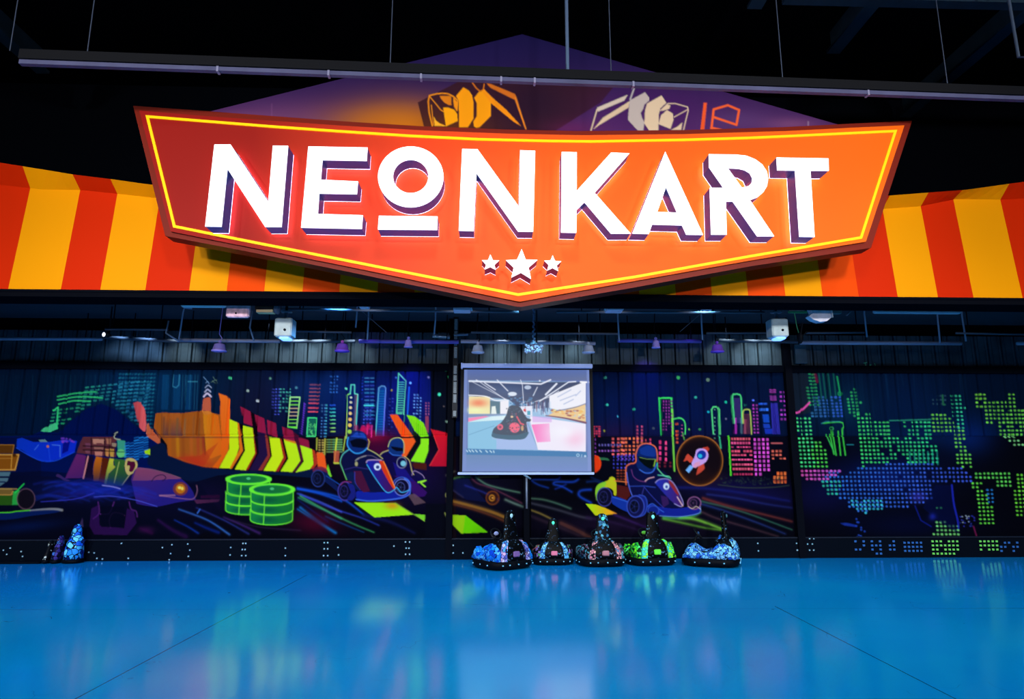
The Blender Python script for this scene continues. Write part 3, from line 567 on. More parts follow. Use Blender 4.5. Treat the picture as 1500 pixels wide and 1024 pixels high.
K.P(curve(f2(70,520,60,450,80,400,150,370,170,345,200,350,215,400,212,475,195,470,190,440,150,420,100,430,80,480)), (190,190,30)); K.P(curve(f2(70,520,60,450,80,400,140,380,120,430,90,470)), (120,200,50), .8)
wheel(*f2(128,490)[0], 11, 13.5, (14,14,40), (60,60,140)); K.P(f2(215,400,310,420,315,480,280,520,215,480), (90,26,24), .85); K.L(f2(200,372,300,382), 1.5, (236,120,60)); K.P(curve(f2(175,500,200,485,300,520,320,560,310,600,250,580,185,540)), (20,50,150)); K.L(f2(185,490,310,530), 1.2, (60,110,220),.8)
K.P(curve(f2(290,300,300,260,360,235,510,280,600,340,700,520,690,560,560,590,440,520,330,480,300,400)), (12,16,60)); K.P(curve(f2(440,570,460,540,520,560,640,575,800,560,832,585,800,620,640,635,500,615)), (20,34,140)); K.L(curve(f2(445,560,480,540,530,580,560,600)), 1.5, (50,90,200)); K.E(*f2(485,590)[0], 8, 7, (20,34,120), .9); K.E(*f2(485,590)[0], 8, 7, (50,80,190), .9, 0, 1.2); K.L(curve(f2(530,628,680,634,800,615,832,590,820,530)), 1.4, (90,130,200))
wheel(*f2(785,535)[0], 9.5, 9, (16,12,40), (150,90,140)); K.L(curve(f2(740,560,770,575,800,560,830,580)), 1.2, (206,180,160))
K.P(curve(f2(345,480,400,475,440,510,440,580,415,625,370,635)), (24,36,120)); wheel(*f2(355,560)[0], 12.5, 15.5, (18,20,70), (60,80,190)); K.L(curve(f2(380,475,425,490,440,550,420,615,375,635)), 1.3, (50,80,190))
K.L(f2(305,412,420,410,500,420), 1.2, (50,80,190), .9); K.L(f2(420,410,400,480), 1, (60,60,150)); K.P(f2(540,480,590,490,600,540,555,570), (60,30,90), .8); K.L(curve(f2(420,420,480,490,560,570)), 1, (60,70,190),.8)
K.P(curve(f2(500,390,520,365,590,360,625,390,700,530,690,560,640,540,560,460,500,390)), (30,50,170), 1, (960,0,1000,0,(70,30,100))); K.P(curve(f2(595,362,630,385,665,440,668,480,640,450,600,390)), (150,40,40), .9); K.L(curve(f2(500,385,530,362,590,360,640,400,700,520,690,560,640,540)), 1.5, (150,140,200)); K.L(f2(660,490,700,555), 1.6, (236,190,190))
K.E(*f2(580,412)[0], 4.4, 5, (206,220,236)); K.E(*f2(582,416)[0], 2, 2.3, (60,80,160)); K.L(curve(f2(425,375,450,355,490,345)), 1.5, (230,170,180)); K.L(curve(f2(515,280,560,330,600,340,612,355)), 1.4, (110,220,150)); K.L(curve(f2(520,330,560,335,600,350)), 1.4, (90,206,170))
K.P(curve(f2(362,160,380,110,440,98,500,120,515,180,512,240,480,310,430,310,380,290,358,240,362,160)), (12,34,92)); K.P(curve(f2(372,190,440,205,505,215,495,260,470,285,420,260,380,220)), (6,14,16)); K.L(curve(f2(385,200,440,212,505,215)), 1, (150,190,110), .8); K.L(f2(500,220,490,265), 1.8, (150,190,60)); K.P(curve(f2(385,140,440,115,490,135,500,190,440,190,390,175)), (20,54,140), .8); K.L(curve(f2(385,290,430,315,480,305,512,245)), 1.5, (60,110,220))
K.L(curve(f2(285,400,285,280,310,250,355,235,358,170,385,115,440,98,500,125,515,190,512,230)), 1.8, (240,110,70)); K.L(f2(515,240,515,275), 1.6, (60,200,140)); K.L(curve(f2(325,290,340,340,380,370,430,380)), 1.3, (130,60,130), .8); K.L(curve(f2(290,310,300,380,315,440,330,480)), 1.3, (90,110,220))
# --- right panel: blocks of lit dots
fr = at(1140,520,3.303)
def dots(x0, y0, x1, y1, region, c1, c2=None, axis=0, pitch=(6.05,5.85), size=(3.7,3.0), drop=.03, skew=.1, c3=None):
    nj = int((y1-y0)/pitch[1])+1; ni = int((x1-x0)/pitch[0])+1
    w = (0,0,0,0)
    for j in range(nj):
        for i in range(ni):
            x = x0+i*pitch[0]+j*pitch[1]*skew; y = y0+j*pitch[1]
            ins = False; n = len(region)
            for k in range(n):
                (xa,ya),(xb,yb) = region[k], region[(k+1)%n]
                if (ya > y) != (yb > y) and x < (xb-xa)*(y-ya)/(yb-ya)+xa: ins = not ins
            if not ins or random.random() < drop: continue
            t = (x-x0)/(x1-x0) if axis == 0 else (y-y0)/(y1-y0)
            c = c1 if c2 is None else tuple(a*(1-t)+b*t for a, b in zip(c1, c2)); k = .85+.25*random.random()
            K.E(x+random.uniform(-.3,.3), y+random.uniform(-.2,.2), size[0]/2*(.85+.25*random.random()), size[1]/2*(.85+.25*random.random()), tuple(min(255, v*k) for v in c), 1, .1)
G = (70,226,110)
K.P(fr(55,50,140,60,158,280,100,290,65,275), (24,34,46), .8)
K.B(1230,595,34,22,(12,60,84),.6); K.B(1350,640,60,16,(10,40,90),.5); K.B(1300,700,70,30,(14,34,130),.55); K.B(1420,640,36,28,(8,36,104),.7); K.B(1210,720,40,30,(12,14,60),.6); K.B(1330,770,80,20,(6,12,48),.6)
dots(1180,548,1196,600, fr(135,80,185,90,200,250,150,250), (40,150,90), pitch=(6,5), size=(5,3), skew=.15)
for x in (195,215,240,265): K.L(fr(x,75,x+15,210), 2.6, (24,110,90), .7)
K.L(fr(175,72,188,130), 5, (130,20,60), .7); K.L(fr(285,105,300,190), 2.4, (30,160,90)); K.E(*fr(300,187)[0], 3, 3, (30,160,90), 1, 0, 1.4)
dots(1187,582,1232,612, fr(160,200,320,200,322,305,165,300), (50,110,150), (50,90,200), pitch=(6.2,4.6), size=(4.2,3.4), skew=.12)
K.L(curve(fr(68,272,90,280,120,262,152,230)), 3.2, (236,84,170))
dots(1240,570,1262,612, fr(330,210,360,165,385,160,402,240,385,300,345,290), (50,180,100), skew=.15, pitch=(6,4.9), size=(3.4,3.2))
dots(1161.5,613,1188,686, fr(60,300,160,300,180,545,85,552), (80,236,130))
dots(1161.5,613,1212,686, fr(165,400,215,420,240,500,240,545,165,545), (90,226,80))
dots(1163,690,1260,704, fr(85,555,230,525,310,495,380,525,300,570,230,615,90,620), (236,80,160), (190,100,226), size=(4.4,3.4))
for q in (fr(215,330,300,325,318,345,310,370,325,485), fr(290,370,302,485), fr(262,370,280,485), fr(250,385,270,480)): K.L(curve(q), 2.2, (70,220,70), .9)
K.L(fr(232,385,270,470), 1.8, (60,190,80)); K.L(fr(210,332,230,322,300,322), 2, (40,130,150), .7); K.E(*fr(259,356)[0], 2.4, 2.2, (60,180,90), 1, 0, 1.2); K.L(fr(332,434,364,434), 1.3, (40,140,150))
dots(1257,607,1305,686, fr(380,285,455,285,470,310,540,315,540,400,470,450,490,530,400,540), G)
dots(1257,607,1470,686, fr(470,440,520,400,640,380,600,340,560,330,730,310,760,420,780,430,770,530,640,530,600,490,480,540), G, (40,214,150), drop=.1)
for k in range(7): K.L(fr(636+k*22,468,640+k*22,530), 2.6, (40,180,140), .6)
K.L(fr(540,318,740,312), 2, (60,200,140), .7)
dots(1365,596,1440,690, fr(745,280,820,290,900,360,910,460,940,480,940,560,880,560,850,480,840,380,750,370), (120,226,80), drop=.06)
dots(1394,580,1420,632, fr(830,185,880,180,905,250,905,370,860,370), (60,214,150))
dots(1366,580,1400,600, fr(745,200,810,195,815,245,750,250), (40,70,90), size=(3,3)); K.L(fr(795,195,798,240,806,240), 3, (60,160,90), .6)
dots(1424,578,1600,640, fr(940,185,1010,180,1020,225,1110,220,1115,175,1145,175,1165,260,1500,260,1500,400,1080,400,1060,340,1010,335,1000,265,945,260), (130,226,70), (100,220,80), drop=.08)
dots(1430,634,1600,660, fr(1070,380,1130,390,1189,420,1500,420,1500,440,1140,440), (140,220,130))
dots(1202,680,1440,750, fr(380,545,500,530,600,510,760,530,880,540,945,590,940,620,750,630,755,690,700,715,600,740,500,745,380,760,330,730,250,660,205,615,240,560,330,575), (44,110,200), (70,90,214), axis=0, pitch=(6.05,6.2), size=(3.4,3.1))
dots(1205,700,1240,730, fr(205,615,300,600,300,690,240,680), (50,190,150))
dots(1235,722,1290,752, fr(320,690,570,700,560,745,420,765,370,745), (60,190,206))
K.B(1345,728,12,8,(70,60,190),.5)
dots(1366,738,1380,750, fr(755,720,830,725,820,760,755,750), (90,224,90)); dots(1366,765,1420,812, fr(755,800,870,820,880,880,860,960,745,960), (130,226,120))
dots(1423,688,1500,716, fr(940,560,1060,570,1130,570,1140,630,1080,650,1040,610,945,600), (110,230,90)); dots(1425,708,1458,772, fr(940,620,990,620,1050,780,1040,830,970,835), (110,226,70), drop=.05)
dots(1440,712,1456,760, fr(1000,640,1040,640,1050,730,1010,720), (40,120,190), drop=.2); dots(1484,690,1620,760, fr(1140,580,1500,580,1500,785,1155,785), (120,230,60), drop=.15)
dots(1435,786,1470,812, fr(975,880,1050,890,1070,950,985,955), (110,200,110)); dots(1460,790,1490,812, fr(1055,900,1130,910,1150,950,1060,950), (40,90,110), drop=.2)
dots(1277,790,1300,812, fr(455,890,485,890,485,950,455,950), (50,90,140)); dots(1303,790,1312,812, fr(540,890,565,890,565,950,540,950), (50,90,140)); dots(1325,792,1350,812, fr(610,900,690,900,690,945,610,945), (60,120,180))
K.P(fr(760,630,840,630,860,840,880,870,770,800,700,740), (6,14,60), .6); K.L(curve(fr(840,630,850,720,868,800,872,840)), 3, (34,44,190), .8); K.L(fr(945,830,962,885), 2.4, (150,30,90), .7)
K.L(fr(662,730,690,800,740,830), 2, (20,30,130), .8); K.B(1366,757,5,5,(30,40,160),.8)
for k in range(26): K.E(1140+(880+random.random()*70)/3.303, 520+(775+random.random()*60)/3.303, 1.1, 1, random.choice([(190,200,214),(60,60,190),(40,50,140)]), .8)
for k in range(18): K.E(1140+(375+random.random()*50)/3.303, 520+(790+random.random()*170)/3.303, 1.4, 1.3, (40,80,200), .8)
K.P(fr(300,815,330,812,385,825,375,832,320,825), (30,60,180), .7)
for q in (fr(430,35,436,58), fr(452,48,450,60), fr(468,38,474,60)): K.L(q, 1.4, (90,190,130), .9)

def wall_art(name, xa, xb, za, zb, zseam, Y, label):
    st = .0118; nu = int((xb-xa)/st); nv = int((zb-za)/st)
    xs = np.linspace(xa, xb, nu); zs = np.linspace(zb, za, nv); XX, ZZ = np.meshgrid(xs, zs)
    P = np.stack([XX.ravel(), np.full(XX.size, Y), ZZ.ravel()], 1)
    px, py = project(P); col = K.sample(px, py, 1/EW)
    # ribs of the upper metal sheet: real grooves
    u = (P[:, 0] % .258)/.258; d = np.clip((np.abs(u-.5)-.435)/.02, 0, 1)*.06+np.where(np.abs(np.abs(u-.5)-.2) < .03, .010, 0)
    P[:, 1] += np.where(P[:, 2] > zseam, d, 0)+np.where(np.abs(P[:, 2]-zseam) < .012, .02, 0)
    o = grid_mesh(name, P, nu, nv, col, MAT_ART); tag(o, label, 'mural'); return o
MAT_ART = attr_mat('wall_paint', .8, 0, 0.)
YW = 11.70
zt, zb_, zs_ = 3.29, .30, 2.11
xl = atY(657,660,YW).x; xc0 = atY(664,660,YW).x; xc1 = atY(1153,640,YW).x; xr0 = atY(1161.5,640,YW).x
wall_art('mural', -10.6, xl, zb_, zt, zs_, YW-.05, 'left mural, racing karts, orange canopy, yellow chevrons and green tyre stacks on the dark wall')
wall_art('mural', xc0, xc1, zb_, zt, zs_, YW-.05, 'centre mural behind the projector screen, blue kart, round rocket badge and pink-windowed city')
wall_art('mural', xr0, 11.6, zb_, zt, zs_, YW-.05, 'right mural of blocks of green, blue and pink lit dots on navy')
# ================================================================== materials
BLK = mat('black_paint', (11,13,20), .7, spec=0); BLK2 = mat('black_metal', (22,25,32), .45, .3)
RUB = mat('black_rubber', (6,9,16), .55, noise=.3, nscale=20, spec=.05)
PIPE = mat('grey_pipe', (165,165,190), .5); DPIPE = mat('dark_pipe', (84,90,104), .5)
STEEL = mat('brushed_steel', (150,160,180), .35, .6)
BEAM = mat('lilac_grey_beam', (78,80,112), .6, noise=.15, nscale=3)
JOIST = mat('ceiling_steel', (34,54,70), .7, noise=.2, nscale=2)
VOID = mat('ceiling_black', (5,7,13), .9, spec=0)

# ================================================================== room shell
def floor_mat():
    m = bpy.data.materials.new('blue_floor'); m.use_nodes = True; nt = m.node_tree; b = nt.nodes['Principled BSDF']; N = nt.nodes.new; Lk = nt.links.new
    tc = N('ShaderNodeTexCoord'); sx = N('ShaderNodeSeparateXYZ'); Lk(tc.outputs['Object'], sx.inputs[0])
    def M(op, a, b_=None, c=None):
        n = N('ShaderNodeMath'); n.operation = op
        for i, v in enumerate((a, b_, c)):
            if v is None: continue
            if isinstance(v, (int, float)): n.inputs[i].default_value = v
            else: Lk(v, n.inputs[i])
        return n.outputs[0]
    def seam(p, q, w, ends=True):
        d = (q-p); l = d.length; d /= l; nx, ny = -d.y, d.x
        t = M('ADD', M('MULTIPLY', sx.outputs[0], nx), M('MULTIPLY', sx.outputs[1], ny)); t = M('ADD', t, -(p.x*nx+p.y*ny))
        v = M('LESS_THAN', M('ABSOLUTE', t), w)
        if ends:
            u = M('ADD', M('ADD', M('MULTIPLY', sx.outputs[0], d.x), M('MULTIPLY', sx.outputs[1], d.y)), -(p.x*d.x+p.y*d.y))
            v = M('MULTIPLY', v, M('LESS_THAN', u, l))
        return v
    s1 = seam(atZ(110,1024,0), atZ(450,842,0), .007); s2 = seam(atZ(1400,1024,0), atZ(1135,888,0), .007)
    s3 = seam(atZ(0,893,0), atZ(1500,891,0), .02, False)
    n = N('ShaderNodeTexNoise'); n.inputs['Scale'].default_value = .35; n.inputs['Detail'].default_value = 3; Lk(tc.outputs['Object'], n.inputs['Vector'])
    r = N('ShaderNodeValToRGB'); r.color_ramp.elements[0].position = .3; r.color_ramp.elements[1].position = .75
    r.color_ramp.elements[0].color = (0,.20,.60,1); r.color_ramp.elements[1].color = (0,.29,.65,1); Lk(n.outputs['Fac'], r.inputs['Fac'])
    # worn scratches
    w = N('ShaderNodeTexVoronoi'); w.feature = 'DISTANCE_TO_EDGE'; w.inputs['Scale'].default_value = 1.1; w.inputs['Randomness'].default_value = 1
    n2 = N('ShaderNodeTexNoise'); n2.inputs['Scale'].default_value = 2.; Lk(tc.outputs['Object'], n2.inputs['Vector'])
    va = N('ShaderNodeVectorMath'); va.operation = 'ADD'; Lk(tc.outputs['Object'], va.inputs[0]); Lk(n2.outputs['Color'], va.inputs[1]); Lk(va.outputs[0], w.inputs['Vector'])
    scr = M('MULTIPLY', M('LESS_THAN', w.outputs['Distance'], .0035), M('GREATER_THAN', n2.outputs['Fac'], .6))
    k = M('MULTIPLY', M('MAXIMUM', s1, s2), .75); k = M('MAXIMUM', k, M('MULTIPLY', s3, .14)); k = M('MAXIMUM', k, M('MULTIPLY', scr, .35))
    mx = N('ShaderNodeMix'); mx.data_type = 'RGBA'; Lk(k, mx.inputs['Factor']); Lk(r.outputs['Color'], mx.inputs['A']); mx.inputs['B'].default_value = (0,.02,.10,1)
    Lk(mx.outputs['Result'], b.inputs['Base Color'])
    n3 = N('ShaderNodeTexNoise'); n3.inputs['Scale'].default_value = 60; Lk(tc.outputs['Object'], n3.inputs['Vector'])
    bp = N('ShaderNodeBump'); bp.inputs['Strength'].default_value = .08; bp.inputs['Distance'].default_value = .003; Lk(n3.outputs['Fac'], bp.inputs['Height']); Lk(bp.outputs['Normal'], b.inputs['Normal'])
    b.inputs['Roughness'].default_value = .13; b.inputs['Specular IOR Level'].default_value = 1.0; b.inputs['Specular Tint'].default_value = (.4,.8,1,1)
    return m
struct(MB().box((-14,-13,-.1), (14,12.2,0)).build('floor', floor_mat()))
struct(MB().box((-14,-13,8.9), (14,12.2,9.0)).build('ceiling', VOID))
# back wall: upper metal sheet with ribs above a flat black core
wb = MB(); xs = []; per = .258; x = -10.664
SHEET = mat('grey_blue_metal_sheet', (62,74,84), .6, 0, noise=.25, nscale=4)
prof = []
while x < 12: prof += [(x, 0), (x+.055, 0), (x+.058, .012), (x+.070, .012), (x+.073, 0), (x+.112, 0), (x+.115, .08), (x+.143, .08), (x+.146, 0), (x+.185, 0), (x+.188,.012), (x+.20,.012), (x+.203,0)]; x += per
for a, b in zip(prof[:-1], prof[1:]):
    wb.add([(a[0],YW-.04+a[1],3.30),(b[0],YW-.04+b[1],3.30),(b[0],YW-.04+b[1],3.98),(a[0],YW-.04+a[1],3.98)], [(0,1,2,3)], 1)
struct(wb.build('trim_5', [VOID, SHEET]))
struct(MB().box((-14,YW+.06,0), (14,YW+.3,8.9)).build('wall_back', VOID))
struct(MB().box((-14.2,-13,0), (-14,12.2,9)).build('wall_left', VOID)); struct(MB().box((14,-13,0), (14.2,12.2,9)).build('wall_right', VOID))
struct(MB().box((-14.2,-13.2,0), (14.2,-13,9)).build('wall_front', VOID))
# low soffit behind the fascia
SOF = mat('soffit_black', (66,66,74), .8, spec=0)
so = MB().box((-13.9,9.18,4.22), (13.9,YW+.06,4.3)); struct(so.build('ceiling', SOF))
# horizontal rail across the wall top, skirting with reflectors, posts
struct(MB().box((-10.6,YW-.09,3.27), (11.6,YW-.045,3.40)).build('trim_2', mat('rail_black', (7,11,20), .8, spec=0)))
bb = MB().box((-13.9,YW-.12,0), (13.9,YW-.03,.34), 0).box((-13.9,YW-.13,.335), (13.9,YW-.03,.352), 1)
for (x, y) in ((238,802),(252,798),(250,811),(275,797),(278,806),(276,815),(248,820),(356,796),(360,796),(355,805),(359,805),(354,814),(360,814),(338,802),(337,813),(418,803),(418,814),(475,795),(480,795),(475,804),(480,804),(474,814),(480,814),(495,802),(496,813),(594,794),(600,794),(595,803),(599,803),(594,812),(600,812),(577,800),(664,799),(664,810),(678,810),(1110,796),(1111,807),(1186,789),(1192,789),(1183,797),(1190,797),(1186,806),(1192,806),(1167,796),(1168,806),(130,809),(138,810),(150,819),(142,818),(178,796),(188,818),(15,803),(10,812),(5,806),(31,808),(33,815)):
    p = atY(x, y, YW-.125); r = .011; bb.box((p.x-r,YW-.128,p.z-r), (p.x+r,YW-.119,p.z+r), 2)
for x0, x1, y0, y1, mi, dr in ((1277,1290,791,812,3,.2),(1303,1313,791,808,3,.3),(1325,1350,793,806,3,.1),(1366,1404,791,812,4,.08),(1253,1268,791,812,3,.45),(1436,1462,791,808,4,.15),(1466,1490,793,806,3,.35)):
    for i in range(int((x1-x0)/6)+1):
        for j in range(int((y1-y0)/6)+1):
            if random.random() < dr: continue
            p = atY(x0+i*6+j*.5, y0+2+j*6, YW-.125); bb.box((p.x-.02,YW-.128,p.z-.016), (p.x+.02,YW-.119,p.z+.016), mi)
struct(bb.build('baseboard_back', [mat('kerb_black', (9,14,23), .7, spec=0), mat('kerb_edge', (24,30,44), .5), mat('reflector', (150,190,205), .3), mat('blue_dot_paint', (50,100,170), .7, spec=0), mat('green_dot_paint', (120,215,95), .7, spec=0)]))
xp = (xc1+xr0)/2
struct(MB().box((xc1-.01,YW-.16,0), (xr0+.01,YW+.0,4.22)).build('trim_3', BLK))
x1 = atY(656,640,YW).x; x2 = atY(665,640,YW).x
struct(MB().box((x1,YW-.14,0), (x2,YW,4.22)).build('trim_4', BLK))
# grey panel beside the right post
pa = atY(1162,505,YW-.1); pb = atY(1181,533,YW-.1)
tag(MB().rbox((pa.x,YW-.15,pb.z), (pb.x,YW-.09,pa.z), .005).build('wall_panel', mat('dull_grey_panel', (74,92,104), .6, noise=.2)), 'small dull grey panel high on the wall beside the right black post', 'panel')

mk_ = MB()
for a_, b_ in (((1267,531),(1269,539)),((1265,532),(1270,531)),((1274,537),(1276,534)),((1274,534),(1275,539)),((1281,532),(1283,538)),((1279,539),(1284,539))):
    p = atY(*a_, YW-.05); q = atY(*b_, YW-.05); mk_.tube([p, q], .008, 6)
tag(mk_.build('wall_marking', mat('green_marking', (110,210,150), .6)), 'tiny pale green painted marks high above the dotted right mural', 'marking')

# ================================================================== striped fascia
LEAN = math.tan(math.radians(5)); YF = 8.75; ZF = atY(750,430,YF).z
def yf(z): return YF+(z-ZF)*LEAN
def fx(x): return atY(x, 424+x*.008, YF).x
edges = [(-700,'r'),(-560,'y'),(-440,'r'),(-330,'y'),(-240,'r'),(-150,'y'),(-62,'r'),(11.8,'y'),(88.9,'r'),(146.8,'y'),(212.7,'r'),(277,'y'),(332,'o'),(387,'y'),(443,'o'),(497,'y'),(553,'o'),(607,'y'),(662,'o'),(717,'y'),(772,'o'),(827,'y'),(882,'o'),(936.5,'y'),(990,'o'),(1043,'y'),(1096,'o'),(1150.6,'y'),(1205,'o'),(1258,'r'),(1315,'y'),(1374,'r'),(1426,'y'),(1498,'r'),(1570,'y'),(1650,'r'),(1740,'y'),(1840,'r'),(1950,'r')]
def zline(pix):
    P = [atY(x, y, 8.87) for x, y in pix]; return [p.x for p in P], [p.z for p in P]
tx, tz = zline(((-150,208),(-60,225),(0,237),(60,247),(120,257),(175,264),(222,271),(400,290),(750,302),(1150,298),(1303,287),(1350,283),(1400,279),(1463,270),(1500,265),(1600,248),(1700,230)))
bx_, bz = zline(((-150,262),(0,270),(60,277),(120,278),(175,284),(227,290),(400,304),(750,316),(1150,312),(1296,306),(1349,302),(1400,291),(1471,292),(1500,290),(1700,280)))
fa = MB()
for (xa, c), (xb, _) in zip(edges[:-1], edges[1:]):
    X0, X1 = fx(xa), fx(xb); mi = 'yro'.index(c)
    for k in range(4):
        a = X0+(X1-X0)*k/4; b = X0+(X1-X0)*(k+1)/4
        za, zb = np.interp(a, bx_, bz), np.interp(b, bx_, bz); ta, tb = np.interp(a, tx, tz), np.interp(b, tx, tz)
        ya, yb = yf(za), yf(zb); ha, hb = max(.02, ta-za), max(.02, tb-zb)
        fa.add([(a,YF,ZF),(b,YF,ZF),(b,yb,zb),(a,ya,za)], [(0,1,2,3)], mi)
        ca, cb_ = 8.87-.16, 8.87-.16; wa, wb_ = 1.5+(ta-1.5)*ca/8.87, 1.5+(tb-1.5)*cb_/8.87; wa = max(wa, za+.03); wb_ = max(wb_, zb+.03)
        fa.add([(a,ya,za),(b,yb,zb),(b,yb-.20,wb_),(a,ya-.20,wa)], [(0,1,2,3)], mi)  # top band tipped forward to render darker, in place of a cast shadow
        fa.add([(a,ya-.20,wa),(b,yb-.20,wb_),(b,9.65,wb_-.02),(a,9.65,wa-.02)], [(0,1,2,3)], 3)
X0, X1 = fx(-700), fx(1950)
fa.box((X0,YF+.0,ZF-.10), (X1,YF+.42,ZF-.001), 3); fa.box((X0,YF-.012,ZF-.035), (X1,YF+.0,ZF-.002), 3); fa.box((X0,9.1,ZF-.02), (X1,9.17,4.2), 3)
fas = fa.build('striped_fascia', [mat('fascia_yellow', (238,152,2), .5, spec=.05), mat('fascia_red', (206,40,2), .5, spec=.05), mat('fascia_orange', (232,72,2), .5, spec=.05), BLK])
tag(fas, 'long fascia of broad yellow and red orange stripes behind the lit sign', 'fascia')
for x, y in ((214,341),(1314,366)):
    p = atY(x, y, YF+.09); o = MB().prism([p+Vector(v) for v in ((-.05,0,0),(-.02,0,.045),(.02,0,.045),(.05,0,.0),(.03,0,-.02),(-.03,0,-.02))], back=(0,.06,0)).build('hook_plate', mat('ochre_bracket', (120,84,20), .5), fas)

# ================================================================== painted gable board behind the sign
YG = 9.35
G_ = Canvas(240, 40, 1300, 262, 2, (60,30,84))
G_.P([(240,40),(1300,40),(1300,262),(240,262)], (24,20,66), 1, (0,60,0,200,(84,44,100)))
G_.B(420,175,90,26,(120,70,110),.6); G_.B(700,80,200,45,(30,22,72),.75)
G_.B(590,200,90,46,(240,140,10),1.); G_.B(560,180,70,26,(180,100,30),.6)
G_.P([(640,262),(612,150),(690,110),(760,116),(905,120),(880,150),(800,200),(790,262)], (52,24,36), .93); G_.B(660,195,60,30,(120,60,10),.5); G_.B(780,150,50,40,(34,18,40),.7)
G_.B(840,190,40,14,(110,30,80),.45); G_.B(960,160,90,36,(70,26,96),.6); G_.B(1080,176,50,16,(96,66,120),.5); G_.B(1160,182,40,10,(150,90,130),.5); G_.B(350,172,50,10,(130,70,110),.5)
G_.L([(1184,178),(1184,186)], 1.4, (190,170,190), .7); G_.L([(398,152),(398,172)], 1, (140,90,140), .6)
gb = at(600,90,7.5); OR = (232,140,22)
def gp(o, c, *v): G_.P(o(*v), c)
def gl(o, c, w, *v): G_.L(o(*v), w, c)
gl(gb,OR,2.2, 250,710,215,560,205,440,218,375,300,355,370,350,430,358,480,385,530,430,520,540); gl(gb,OR,1.6, 225,390,300,480,340,530,372,550); gl(gb,OR,1.4, 240,480,262,700)
gp(gb,(210,120,24), 330,380,455,380,460,480,430,480,380,450,345,410); gp(gb,OR, 480,395,520,440,520,545,490,500,480,440); gp(gb,(240,158,16), 370,508,430,508,490,530,525,580,528,655,400,712,385,620); gp(gb,(244,170,40), 265,600,290,650,330,680,405,712,275,708)
gp(gb,(240,150,16), 510,380,590,285,650,320,685,370,700,440,700,630,640,722,545,722,540,430); gp(gb,(240,150,16), 710,400,775,320,810,310,890,380,892,600,770,722,735,732,708,715,700,660,740,600,740,460)
gl(gb,(206,110,24),2, 690,235,730,290,775,330,810,310,820,250); gp(gb,(238,140,20), 815,300,890,380,1060,530,1225,710,1140,660,890,455,800,330)
gp(gb,(200,104,30), 845,240,900,250,1160,360,1165,415,1140,415,890,290); gp(gb,(220,124,34), 1150,400,1168,380,1285,745,1270,745); gp(gb,(240,100,60), 553,42,580,55,690,98,600,75,580,95)
gw = at(840,110,5.769); WH = (222,196,166)
gp(gw,(206,190,176), 200,275,460,165,430,215,205,310); gl(gw,(226,206,170),2, 200,290,148,468); gp(gw,(216,190,160), 475,220,465,275,220,420,165,462,250,360); gl(gw,(190,186,184),2.4, 515,105,480,205)
gp(gw,(190,176,172), 475,215,605,145,640,190,640,215,600,250,590,285,568,320,580,360,600,400,590,470,545,470,460,378); gp(gw,WH, 605,300,622,240,745,172,785,235,735,280,722,330,718,470,640,470,600,410)
gp(gw,WH, 740,340,790,295,840,325,845,380,820,455,720,415); gl(gw,WH,1.8, 735,300,800,240,860,240,965,270,970,300,930,465); gp(gw,WH, 740,305,790,250,820,255,810,285,760,300); gl(gw,WH,1.6, 850,355,968,290); gp(gw,WH, 920,400,910,465,820,465,880,435)
gp(gw,(240,90,44), 1100,235,1128,235,1105,465,1072,465); RD = (240,96,50)
for q in ((1165,465,1185,290,1305,255,1400,295,1378,420,1185,355),(1165,445,1255,465)): gl(gw, RD, 4, *q)
gx = [(290,168),(300,165),(765,50),(1230,183),(1240,187)]
nu, nv = 900, 150; P = []; 
for v in np.linspace(0, 1, nv):
    for x in np.linspace(290, 1240, nu):
        yt = np.interp(x, [g[0] for g in gx], [g[1] for g in gx]); p = atY(x, yt+(252-yt)*v, YG); P.append(p[:])
P = np.array(P); px, py = project(P)
tag(grid_mesh('gable_board', P, nu, nv, G_.sample(px, py, 1.05), attr_mat('gable_paint', .7, 0, .03), back=.06), 'dark purple gable board with orange and cream angular shapes above the sign', 'board')

